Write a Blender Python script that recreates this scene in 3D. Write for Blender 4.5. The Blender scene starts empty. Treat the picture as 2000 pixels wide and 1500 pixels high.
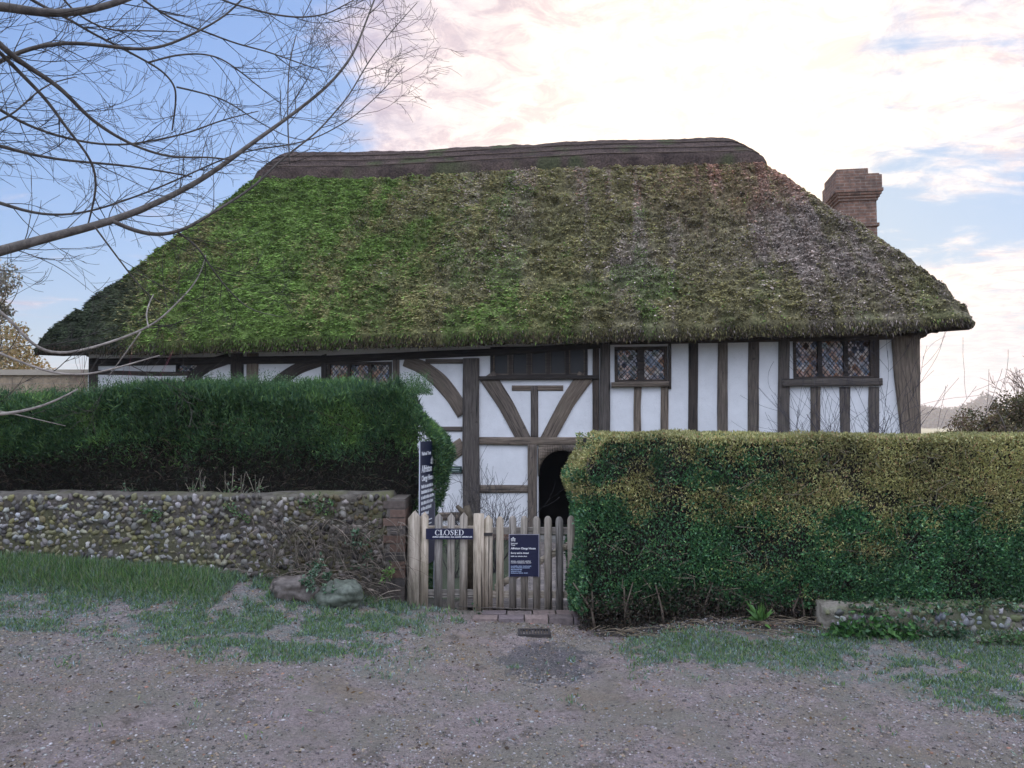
import bpy, math, random
import numpy as np
from mathutils import Vector, Matrix
S = bpy.context.scene
R = math.radians
random.seed(7); RNG = np.random.default_rng(11)

# ------------------------------------------------------------------ camera
F = 1440.0                      # focal length in px of the 2000 px wide photograph
PITCH = math.atan(80 / F)
EYE = 1.6
cam = bpy.data.cameras.new("camera"); camo = bpy.data.objects.new("camera", cam)
S.collection.objects.link(camo); S.camera = camo
cam.sensor_width = 36; cam.lens = 36 * F / 2000; cam.clip_start = 0.05; cam.clip_end = 12000
camo.location = (0, 0, EYE); camo.rotation_euler = (R(90) + PITCH, 0, 0)

# ------------------------------------------------------------------ world and sun
SUN_EL, SUN_AZ = R(17.0), R(17.0)       # azimuth to the right of straight ahead (+Y)
sun_dir = Vector((math.sin(SUN_AZ) * math.cos(SUN_EL), math.cos(SUN_AZ) * math.cos(SUN_EL), math.sin(SUN_EL)))
W = bpy.data.worlds.new("World"); S.world = W; W.use_nodes = True
nt = W.node_tree; nt.nodes.clear()
def N(t, kind, **kw):
    n = t.nodes.new(kind)
    for k, v in kw.items():
        if k == 'inp':
            for i, x in v.items():
                n.inputs[i].default_value = x
        else: setattr(n, k, v)
    return n
def L(t, a, b): t.links.new(a, b)
def math_(t, op, a, b=None, c=None, clamp=False):
    n = t.nodes.new('ShaderNodeMath'); n.operation = op; n.use_clamp = clamp
    for i, x in enumerate((a, b, c)):
        if x is None: continue
        if isinstance(x, (int, float)): n.inputs[i].default_value = x
        else: t.links.new(x, n.inputs[i])
    return n.outputs[0]
def maprange(t, v, a, b, c=0.0, d=1.0, smooth=True):
    n = t.nodes.new('ShaderNodeMapRange'); n.clamp = True
    n.interpolation_type = 'SMOOTHSTEP' if smooth else 'LINEAR'
    t.links.new(v, n.inputs[0])
    for i, x in zip((1, 2, 3, 4), (a, b, c, d)): n.inputs[i].default_value = x
    return n.outputs[0]
def mixc(t, fac, a, b, mode='MIX'):
    n = t.nodes.new('ShaderNodeMix'); n.data_type = 'RGBA'; n.blend_type = mode
    for s, x in ((n.inputs[0], fac), (n.inputs[6], a), (n.inputs[7], b)):
        if isinstance(x, (int, float)): s.default_value = x
        elif isinstance(x, tuple): s.default_value = (*x[:3], 1)
        else: t.links.new(x, s)
    return n.outputs[2]
def pixdir(px, py):
    v = Vector(((px - 1000) / F, 1, 0)); v = Vector((px - 1000, F, 750 - py)).normalized()
    v = Matrix.Rotation(PITCH, 3, 'X') @ v
    return v
tc = N(nt, 'ShaderNodeTexCoord')
sky = N(nt, 'ShaderNodeTexSky'); sky.sky_type = 'NISHITA'; sky.sun_disc = False
sky.sun_elevation = SUN_EL; sky.sun_rotation = SUN_AZ
sky.air_density = 1.0; sky.dust_density = 0.6; sky.ozone_density = 1.2
sep = N(nt, 'ShaderNodeSeparateXYZ'); L(nt, tc.outputs['Generated'], sep.inputs[0])
zz = math_(nt, 'ADD', math_(nt, 'MAXIMUM', sep.outputs[2], 0.0), 0.10)
comb = N(nt, 'ShaderNodeCombineXYZ')
L(nt, math_(nt, 'DIVIDE', sep.outputs[0], zz), comb.inputs[0]); L(nt, math_(nt, 'DIVIDE', sep.outputs[1], zz), comb.inputs[1])
def wnoise(scale, detail, rough, off=(0, 0, 0), sc=(1, 1, 1), dist=0.0):
    m = N(nt, 'ShaderNodeMapping'); m.inputs[1].default_value = off; m.inputs[3].default_value = sc
    L(nt, comb.outputs[0], m.inputs[0])
    n = N(nt, 'ShaderNodeTexNoise'); n.inputs['Scale'].default_value = scale; n.inputs['Detail'].default_value = detail
    n.inputs['Roughness'].default_value = rough; n.inputs['Distortion'].default_value = dist
    L(nt, m.outputs[0], n.inputs[0]); return n.outputs[0]
def ddot(v):
    n = N(nt, 'ShaderNodeVectorMath'); n.operation = 'DOT_PRODUCT'
    L(nt, tc.outputs['Generated'], n.inputs[0]); n.inputs[1].default_value = v; return n.outputs['Value']
n1 = wnoise(1.1, 9, 0.62, (3.1, 1.7, 0), (1, 1, 1), 0.4)
n2 = wnoise(4.2, 7, 0.62, (0.3, 8.2, 0), (0.8, 1.25, 1), 0.6)
nz = math_(nt, 'ADD', math_(nt, 'MULTIPLY', n1, 0.55), math_(nt, 'MULTIPLY', n2, 0.45))
# three banks of cloud: the big bright one over the roof, wisps to the right, low bands
b1 = maprange(nt, ddot(pixdir(1190, 150)), math.cos(R(23)), math.cos(R(8)))
b2 = maprange(nt, ddot(pixdir(1780, 40)), math.cos(R(17)), math.cos(R(3)))
low = maprange(nt, sep.outputs[2], 0.235, 0.15)
rightside = maprange(nt, sep.outputs[0], -0.05, 0.25)
b3 = math_(nt, 'MULTIPLY', low, rightside)
bias = math_(nt, 'MAXIMUM', math_(nt, 'MAXIMUM', math_(nt, 'MULTIPLY', b1, 0.42), math_(nt, 'MULTIPLY', b2, 0.13)), math_(nt, 'MULTIPLY', b3, 0.2))
mask = maprange(nt, math_(nt, 'ADD', nz, bias), 0.53, 0.72)
sd = ddot(sun_dir)
near = maprange(nt, sd, math.cos(R(34)), math.cos(R(3)), smooth=False)
near3 = math_(nt, 'POWER', near, 2.2)
n3 = wnoise(5.0, 9, 0.70, (7.3, 2.2, 0), (1, 1, 1), 0.5)
cshade = maprange(nt, n3, 0.36, 0.62)
ccol = mixc(nt, cshade, (3.2, 3.05, 4.1), (5.6, 5.0, 5.3))
ccol = mixc(nt, near3, ccol, (11.8, 9.6, 7.0))
n4 = wnoise(7.5, 9, 0.72, (1.3, 4.2, 0), (1, 1.2, 1), 0.8)
ccol = mixc(nt, 1.0, ccol, mixc(nt, maprange(nt, n4, 0.36, 0.58), (0.74, 0.70, 0.78), (1.06, 1.05, 1.05)), 'MULTIPLY')
# tone compression keeps the clear sky from growing without limit towards the sun
lum = N(nt, 'ShaderNodeRGBToBW'); L(nt, sky.outputs[0], lum.inputs[0])
damp = math_(nt, 'DIVIDE', 1.9, math_(nt, 'ADD', 1.0, math_(nt, 'MULTIPLY', lum.outputs[0], 0.30)))
dv = N(nt, 'ShaderNodeVectorMath'); dv.operation = 'SCALE'; L(nt, sky.outputs[0], dv.inputs[0]); L(nt, damp, dv.inputs['Scale'])
skyc = mixc(nt, 1.0, dv.outputs[0], (0.54, 0.79, 1.12), 'MULTIPLY')
final = mixc(nt, mask, skyc, ccol)
# unseen bright cloud added behind the camera and overhead to light the house front
rear = maprange(nt, sep.outputs[1], 0.05, -0.45); rear = math_(nt, 'MULTIPLY', rear, maprange(nt, sep.outputs[2], 0.12, 0.30))
rear = math_(nt, 'MAXIMUM', rear, maprange(nt, sep.outputs[2], 0.66, 0.85))
rear = math_(nt, 'MULTIPLY', rear, maprange(nt, nz, 0.25, 0.5, 0.75, 1.0))
rcol = mixc(nt, maprange(nt, sep.outputs[2], 0.25, 0.85), (6.6, 7.5, 10.0), (13.5, 14.8, 18.5))
final = mixc(nt, rear, final, rcol)
# pale milky air around the low sun (part of the sky itself)
bg = N(nt, 'ShaderNodeBackground'); bg.inputs[1].default_value = 0.10
L(nt, final, bg.inputs[0])
wo = N(nt, 'ShaderNodeOutputWorld'); L(nt, bg.outputs[0], wo.inputs[0])

sl = bpy.data.lights.new("sun", 'SUN'); slo = bpy.data.objects.new("sun", sl); S.collection.objects.link(slo)
sl.energy = 3.0; sl.angle = R(0.5); sl.color = (1.0, 0.80, 0.58)
slo.rotation_euler = sun_dir.to_track_quat('Z', 'Y').to_euler()
S.view_settings.view_transform = 'Standard'; S.view_settings.look = 'None'
S.view_settings.gamma = 1; S.view_settings.exposure = 0.70
S.cycles.max_bounces = 5; S.cycles.diffuse_bounces = 3; S.cycles.glossy_bounces = 2
S.cycles.transparent_max_bounces = 6; S.cycles.use_denoising = True

# ------------------------------------------------------------------ numeric helpers
def _h(ix, iy, iz, seed):
    h = (ix.astype(np.int64) * 374761393 + iy.astype(np.int64) * 668265263 + iz.astype(np.int64) * 2147483647 + seed * 1442695041) & 0xffffffff
    h = ((h ^ (h >> 13)) * 1274126177) & 0xffffffff
    h = (h ^ (h >> 16)) & 0xffffffff
    return h / 4294967295.0
def vnoise(x, y, z=0.0, seed=0):
    x = np.asarray(x, float); y = np.asarray(y, float); z = np.zeros_like(x) + z
    ix, iy, iz = np.floor(x), np.floor(y), np.floor(z); fx, fy, fz = x - ix, y - iy, z - iz
    fx, fy, fz = [f * f * (3 - 2 * f) for f in (fx, fy, fz)]
    r = 0
    for dx in (0, 1):
        for dy in (0, 1):
            for dz in (0, 1):
                w = (fx if dx else 1 - fx) * (fy if dy else 1 - fy) * (fz if dz else 1 - fz)
                r = r + w * _h(ix + dx, iy + dy, iz + dz, seed)
    return r
def fbm(x, y, z=0.0, o=4, seed=0, g=0.5):
    a, s, t = 1.0, 0.0, 0.0
    for i in range(o):
        s = s + a * vnoise(np.asarray(x) * 2 ** i, np.asarray(y) * 2 ** i, np.asarray(z) * 2 ** i, seed + i * 17); t += a; a *= g
    return s / t
def sstep(x, a, b):
    t = np.clip((np.asarray(x, float) - a) / (b - a), 0, 1); return t * t * (3 - 2 * t)
def smin(a, b, k):
    h = np.clip(0.5 + 0.5 * (b - a) / k, 0, 1); return b * (1 - h) + a * h - k * h * (1 - h)
def ray(px, py):
    d = pixdir(px, py); return np.array(d)
def at(px, py, Y):
    """point on the vertical plane y = Y seen at that place in the photograph"""
    d = ray(px, py); k = Y / d[1]; return np.array((d[0] * k, Y, EYE + d[2] * k))

def link(o, parent=None):
    S.collection.objects.link(o)
    if parent is not None: o.parent = parent
    return o
def mesh_np(name, V, faces, mat, parent=None, uv=None, col=None, smooth=False):
    """faces: (n,k) array or list of such arrays. col: per-vertex rgb. uv: per-vertex uv."""
    if isinstance(faces, np.ndarray): faces = [faces]
    me = bpy.data.meshes.new(name); V = np.asarray(V, np.float32)
    me.vertices.add(len(V)); me.vertices.foreach_set('co', V.ravel())
    loops = np.concatenate([f.ravel() for f in faces]).astype(np.int32)
    tot = np.concatenate([np.full(len(f), f.shape[1]) for f in faces]).astype(np.int32)
    st = np.concatenate([[0], np.cumsum(tot)[:-1]]).astype(np.int32)
    me.loops.add(len(loops)); me.loops.foreach_set('vertex_index', loops)
    me.polygons.add(len(tot)); me.polygons.foreach_set('loop_start', st); me.polygons.foreach_set('loop_total', tot)
    if smooth: me.polygons.foreach_set('use_smooth', np.ones(len(tot), bool))
    if uv is not None:
        l = me.uv_layers.new(name='UVMap'); l.data.foreach_set('uv', np.asarray(uv, np.float32)[loops].ravel())
    if col is not None:
        a = me.color_attributes.new('Col', 'FLOAT_COLOR', 'POINT')
        c = np.ones((len(V), 4), np.float32); c[:, :3] = col; a.data.foreach_set('color', c.ravel())
    me.update(calc_edges=True); me.validate()
    if mat is not None: me.materials.append(mat)
    return link(bpy.data.objects.new(name, me), parent)
class MB:
    def __init__(s): s.v = []; s.f = {}; s.uv = []; s.c = []; s.n = 0
    def add(s, V, Fs, uv=None, col=(1, 1, 1)):
        V = np.asarray(V, float)
        s.v.append(V); s.uv.append(np.asarray(uv, float) if uv is not None else V[:, :2] * 1.0)
        s.c.append(np.broadcast_to(np.asarray(col, float), (len(V), 3)))
        for F_ in (Fs if isinstance(Fs, list) else [Fs]):
            F_ = np.asarray(F_); s.f.setdefault(F_.shape[1], []).append(F_ + s.n)
        s.n += len(V)
    def box(s, x0, x1, y0, y1, z0, z1, col=(1, 1, 1), M=None, bev=0.0):
        """box with its own uv in metres on every side; a small chamfer along the front and top edges if bev"""
        fs = []
        c = [(x0, y0, z0), (x1, y0, z0), (x1, y1, z0), (x0, y1, z0), (x0, y0, z1), (x1, y0, z1), (x1, y1, z1), (x0, y1, z1)]
        quads = [((0, 1, 5, 4), 0, 2), ((1, 2, 6, 5), 1, 2), ((2, 3, 7, 6), 0, 2), ((3, 0, 4, 7), 1, 2), ((4, 5, 6, 7), 0, 1), ((3, 2, 1, 0), 0, 1)]
        V = []; U = []; Fq = []
        for q, a, b in quads:
            k = len(V)
            for i in q:
                V.append(c[i]); U.append((c[i][a] + (c[i][1] if a == 0 else 0) * 0.0, c[i][b]))
            Fq.append((k, k + 1, k + 2, k + 3))
        V = np.array(V, float)
        if M is not None: V = V @ np.array(M.to_3x3()).T + np.array(M.translation)
        s.add(V, np.array(Fq), U, col)
    def prism(s, poly, t0, t1, col=(1, 1, 1), axis='xz'):
        """closed polygon in x,z extruded along y from t0 (front) to t1"""
        n = len(poly); P = np.array(poly, float)
        a = np.column_stack([P[:, 0], np.full(n, t0), P[:, 1]]); b = np.column_stack([P[:, 0], np.full(n, t1), P[:, 1]])
        V = np.vstack([a, b]); U = np.vstack([P, P])
        fq = np.array([(i, (i + 1) % n, n + (i + 1) % n, n + i) for i in range(n)])
        s.add(V, [fq, np.arange(n)[None, ::-1], np.arange(n, 2 * n)[None, :]], U, col)
    def tube(s, P, r, k=6, col=(1, 1, 1), cap=True):
        P = np.asarray(P, float); r = np.broadcast_to(np.asarray(r, float), (len(P),)); n = len(P)
        T = np.gradient(P, axis=0); T /= np.linalg.norm(T, axis=1)[:, None] + 1e-9
        up = np.array((0.13, 0.31, 0.94)); A = np.cross(T, up); A /= np.linalg.norm(A, axis=1)[:, None] + 1e-9
        B = np.cross(T, A)
        th = np.arange(k) * 2 * np.pi / k
        V = P[:, None, :] + r[:, None, None] * (np.cos(th)[None, :, None] * A[:, None, :] + np.sin(th)[None, :, None] * B[:, None, :])
        Ls = np.concatenate([[0], np.cumsum(np.linalg.norm(np.diff(P, axis=0), axis=1))])
        U = np.stack([np.repeat(Ls, k), np.tile(th / (2 * np.pi) * 0.3, n)], 1)
        i = np.arange(n - 1)[:, None] * k; j = np.arange(k)[None, :]; j2 = (j + 1) % k
        Fq = np.stack([i + j, i + j2, i + k + j2, i + k + j], -1).reshape(-1, 4)
        fs = [Fq]
        if cap: fs += [np.arange(k)[None, ::-1], (np.arange(k) + (n - 1) * k)[None, :]]
        s.add(V.reshape(-1, 3), fs, U, col)
    def build(s, name, mat, parent=None, smooth=False):
        return mesh_np(name, np.vstack(s.v), [np.vstack(s.f[k]) for k in sorted(s.f)], mat, parent, np.vstack(s.uv), np.vstack(s.c), smooth)
def thing(name, label, cat, loc=(0, 0, 0), rz=0, group=None):
    o = bpy.data.objects.new(name, None); link(o); o.location = loc; o.rotation_euler = (0, 0, rz)
    o.empty_display_size = 0.2
    return tag(o, label, cat, group)
def tag(o, label=None, cat=None, group=None, kind=None):
    if label: o['label'] = label
    if cat: o['category'] = cat
    if group: o['group'] = group
    if kind: o['kind'] = kind
    return o
def unit(v): return v / (np.linalg.norm(v, axis=-1, keepdims=True) + 1e-9)
def leaf_mesh(P, D, ln, wd, col, fold=0.25, jitter=0.5):
    """one four-cornered leaf per point P along direction D (jittered)"""
    n = len(P); D = unit(D + RNG.normal(0, jitter, (n, 3)))
    A = unit(np.cross(D, RNG.normal(0, 1, (n, 3)))); B = np.cross(D, A)
    ln = np.broadcast_to(ln, (n,))[:, None]; wd = np.broadcast_to(wd, (n,))[:, None]
    v0 = P; v2 = P + D * ln; m = P + D * ln * 0.45
    v1 = m + A * wd * 0.5 + B * wd * fold; v3 = m - A * wd * 0.5 + B * wd * fold
    V = np.stack([v0, v1, v2, v3], 1).reshape(-1, 3)
    Fq = np.arange(4 * n).reshape(n, 4); Ft = np.vstack([Fq[:, [0, 1, 2]], Fq[:, [0, 2, 3]]])
    return V, Ft, np.repeat(col, 4, axis=0)
def ico(sub=1):
    import bmesh
    b = bmesh.new(); bmesh.ops.create_icosphere(b, subdivisions=sub, radius=1)
    V = np.array([v.co[:] for v in b.verts]); Fc = np.array([[v.index for v in f.verts] for f in b.faces]); b.free(); return V, Fc
ICO1, ICOF1 = ico(1); ICO2, ICOF2 = ico(2)
def rocks(P, sz, col, sub=1, rough=0.18, flat=0.7, keepz=False):
    """irregular pebbles at P. sz (n,) or (n,3)"""
    B, Fc = (ICO1, ICOF1) if sub == 1 else (ICO2, ICOF2)
    n = len(P); sz = np.asarray(sz, float)
    if sz.ndim == 1: sz = sz[:, None] * RNG.uniform(0.65, 1.25, (n, 3)) * np.array((1, 1, flat))
    a = RNG.uniform(0, 2 * np.pi, n); ca, sa = np.cos(a), np.sin(a)
    V = B[None] * (1 + RNG.normal(0, rough, (n, len(B), 1)))
    V = V * sz[:, None, :]
    if not keepz:
        x = V[..., 0] * ca[:, None] - V[..., 1] * sa[:, None]; y = V[..., 0] * sa[:, None] + V[..., 1] * ca[:, None]
        V = np.stack([x, y, V[..., 2]], -1)
    else:       # spin in the x,z plane (stones in a wall face)
        x = V[..., 0] * ca[:, None] - V[..., 2] * sa[:, None]; z = V[..., 0] * sa[:, None] + V[..., 2] * ca[:, None]
        V = np.stack([x, V[..., 1], z], -1)
    V = V + P[:, None, :]
    Fa = (np.arange(n)[:, None, None] * len(B) + Fc[None]).reshape(-1, 3)
    return V.reshape(-1, 3), Fa, np.repeat(col, len(B), axis=0)
def pick(pal, n, jit=0.15, w=None):
    pal = np.array(pal, float); i = RNG.choice(len(pal), n, p=None if w is None else np.array(w) / sum(w))
    return pal[i] * (1 + RNG.uniform(-jit, jit, (n, 1)) * 1.0) * (1 + RNG.uniform(-jit, jit, (n, 3)) * 0.25)

# ------------------------------------------------------------------ materials
def new_mat(name):
    m = bpy.data.materials.new(name); m.use_nodes = True; t = m.node_tree
    return m, t, t.nodes['Principled BSDF']
def obj_noise(t, scale, detail=5, rough=0.6, sc=(1, 1, 1), src='Object', out=0):
    c = N(t, 'ShaderNodeTexCoord'); m = N(t, 'ShaderNodeMapping'); m.inputs[3].default_value = sc
    L(t, c.outputs[src], m.inputs[0]); n = N(t, 'ShaderNodeTexNoise')
    n.inputs['Scale'].default_value = scale; n.inputs['Detail'].default_value = detail; n.inputs['Roughness'].default_value = rough
    L(t, m.outputs[0], n.inputs[0]); return n.outputs[out]
def bump(t, bs, h, strength=0.4, dist=0.02):
    b = N(t, 'ShaderNodeBump'); b.inputs['Strength'].default_value = strength; b.inputs['Distance'].default_value = dist
    L(t, h, b.inputs['Height']); L(t, b.outputs[0], bs.inputs['Normal'])
def mat_vcol(name, rough=0.8, noise_scale=0, amt=0.35, bmp=0.0, spec=0.3, trans=0.0):
    m, t, b = new_mat(name)
    a = N(t, 'ShaderNodeAttribute'); a.attribute_name = 'Col'; c = a.outputs['Color']
    if noise_scale:
        n = obj_noise(t, noise_scale, 6, 0.65); c = mixc(t, 1.0, c, mixc(t, maprange(t, n, 0.3, 0.7), (1 - amt,) * 3, (1 + amt,) * 3), 'MULTIPLY')
        if bmp: bump(t, b, n, bmp, 0.02)
    L(t, c, b.inputs['Base Color']); b.inputs['Roughness'].default_value = rough; b.inputs['Specular IOR Level'].default_value = spec
    if trans:
        tr = N(t, 'ShaderNodeBsdfTranslucent'); L(t, c, tr.inputs[0]); ms = N(t, 'ShaderNodeMixShader'); ms.inputs[0].default_value = trans
        L(t, b.outputs[0], ms.inputs[1]); L(t, tr.outputs[0], ms.inputs[2]); L(t, ms.outputs[0], t.nodes['Material Output'].inputs[0])
    return m
def mat_wood(name, dark, light, grain=22, green=0.0, rough=0.85, bstr=0.6):
    """weathered wood, grain along u of the uv map"""
    m, t, b = new_mat(name)
    n1_ = obj_noise(t, grain, 6, 0.7, (0.12, 1.6, 1), 'UV'); n2_ = obj_noise(t, 3.0, 4, 0.6)
    c = mixc(t, maprange(t, n1_, 0.32, 0.68), dark, light)
    c = mixc(t, maprange(t, n2_, 0.35, 0.7), c, mixc(t, 0.5, c, tuple(x * 0.55 for x in light)), 'MIX')
    crack = maprange(t, obj_noise(t, grain * 0.8, 3, 0.5, (0.05, 2.2, 1), 'UV'), 0.40, 0.34)
    c = mixc(t, crack, c, tuple(x * 0.25 for x in dark))
    if green:
        c = mixc(t, math_(t, 'MULTIPLY', maprange(t, obj_noise(t, 5, 6, 0.7), 0.5, 0.7), green), c, (0.10, 0.13, 0.06))
    oi = N(t, 'ShaderNodeObjectInfo'); c = mixc(t, 1.0, c, mixc(t, oi.outputs['Random'], (0.62, 0.62, 0.66), (1.22, 1.12, 1.02)), 'MULTIPLY')
    pits = maprange(t, obj_noise(t, 9, 4, 0.6), 0.66, 0.72); c = mixc(t, math_(t, 'MULTIPLY', pits, 0.6), c, tuple(x * 0.3 for x in dark))
    L(t, c, b.inputs['Base Color']); b.inputs['Roughness'].default_value = rough
    bump(t, b, math_(t, 'SUBTRACT', n1_, crack), bstr, 0.01); return m
def mat_plain(name, col, rough=0.6, ns=6, amt=0.12, bmp=0.1, metal=0.0, src='Object'):
    m, t, b = new_mat(name); n = obj_noise(t, ns, 6, 0.6, src=src)
    L(t, mixc(t, n, tuple(x * (1 - amt) for x in col), tuple(x * (1 + amt) for x in col)), b.inputs['Base Color'])
    b.inputs['Roughness'].default_value = rough; b.inputs['Metallic'].default_value = metal
    if bmp: bump(t, b, n, bmp, 0.01)
    return m
M_beam = mat_wood('oak_beam', (0.075, 0.060, 0.048), (0.24, 0.20, 0.16), 24, 0.15)
M_beam_dark = mat_wood('oak_dark', (0.022, 0.018, 0.015), (0.085, 0.068, 0.055), 24)
M_gate = mat_wood('gate_wood', (0.23, 0.20, 0.155), (0.54, 0.49, 0.41), 30, 0.25)
M_leaf = mat_vcol('leaf', 0.55, trans=0.15)
M_leaf_gloss = mat_vcol('glossy_leaf', 0.38, spec=0.5, trans=0.08)
M_thatch = mat_vcol('thatch', 0.95, 26, 0.5, 0.9, 0.1)
M_moss = mat_vcol('moss', 0.95, 0, spec=0.1)
M_stone = mat_vcol('flint', 0.55, 30, 0.25, 0.3, 0.4)
M_pebble = mat_vcol('pebble', 0.75, 0, spec=0.3)
M_bark = mat_vcol('bark', 0.85, 18, 0.35, 0.5, 0.25)
M_navy = mat_plain('navy_board', (0.012, 0.014, 0.045), 0.35, 10, 0.1, 0.0)
M_white = mat_plain('white_print', (0.8, 0.8, 0.8), 0.5, 10, 0.03, 0.0)
M_pale_blue = mat_plain('pale_print', (0.45, 0.55, 0.75), 0.5, 10, 0.03, 0.0)
M_iron = mat_plain('iron', (0.07, 0.062, 0.06), 0.55, 30, 0.3, 0.3, 0.6)
def mk_plaster():
    m, t, b = new_mat('limewash'); n = obj_noise(t, 2.2, 8, 0.65); n2_ = obj_noise(t, 14, 6, 0.6)
    c = mixc(t, maprange(t, n, 0.3, 0.75), (0.74, 0.735, 0.73), (0.86, 0.855, 0.85))
    st = maprange(t, obj_noise(t, 3.5, 7, 0.7, (1, 1, 0.35)), 0.60, 0.80)
    c = mixc(t, math_(t, 'MULTIPLY', st, 0.5), c, (0.50, 0.46, 0.41))
    ck = N(t, 'ShaderNodeTexVoronoi'); ck.feature = 'DISTANCE_TO_EDGE'; ck.inputs['Scale'].default_value = 2.3; L(t, obj_noise(t, 2.5, 5, 0.6, out=1), ck.inputs[0])
    c = mixc(t, math_(t, 'MULTIPLY', maprange(t, ck.outputs[0], 0.006, 0.0), 0.35), c, (0.35, 0.33, 0.31))
    L(t, c, b.inputs['Base Color']); b.inputs['Roughness'].default_value = 0.9; bump(t, b, math_(t, 'ADD', n, math_(t, 'MULTIPLY', n2_, 0.3)), 0.35, 0.03); return m
M_plaster = mk_plaster()
def mk_brick(name, c1, c2, mortar, s=1.0):
    m, t, b = new_mat(name); tcn = N(t, 'ShaderNodeTexCoord'); br = N(t, 'ShaderNodeTexBrick')
    L(t, tcn.outputs['UV'], br.inputs[0]); br.inputs['Scale'].default_value = 1.0
    br.inputs['Brick Width'].default_value = 0.23 * s; br.inputs['Row Height'].default_value = 0.075 * s; br.inputs['Mortar Size'].default_value = 0.007
    br.inputs['Color1'].default_value = (*c1, 1); br.inputs['Color2'].default_value = (*c2, 1); br.inputs['Mortar'].default_value = (*mortar, 1); br.inputs['Bias'].default_value = 0
    n = obj_noise(t, 7, 7, 0.7)
    c = mixc(t, 1.0, br.outputs[0], mixc(t, maprange(t, n, 0.25, 0.75), (0.5, 0.5, 0.5), (1.35, 1.3, 1.25)), 'MULTIPLY')
    L(t, c, b.inputs['Base Color']); b.inputs['Roughness'].default_value = 0.9
    bump(t, b, math_(t, 'SUBTRACT', math_(t, 'MULTIPLY', n, 0.5), br.outputs['Fac']), 0.6, 0.01); return m
M_brick = mk_brick('chimney_brick', (0.27, 0.155, 0.11), (0.19, 0.12, 0.09), (0.27, 0.235, 0.20))
M_tanstone = mk_brick('tan_stone', (0.40, 0.31, 0.21), (0.33, 0.26, 0.18), (0.36, 0.31, 0.24), 1.6)
def mk_glass():
    m, t, b = new_mat('old_glass')
    a = N(t, 'ShaderNodeAttribute'); a.attribute_name = 'Col'
    L(t, a.outputs['Color'], b.inputs['Base Color']); b.inputs['Roughness'].default_value = 0.06; b.inputs['Specular IOR Level'].default_value = 1.0
    bump(t, b, obj_noise(t, 18, 2, 0.5), 0.12, 0.01); return m
M_glass = mk_glass()
M_dim = mat_plain('grimy_glass', (0.02, 0.018, 0.015), 0.45, 9, 0.5, 0.2)

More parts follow.
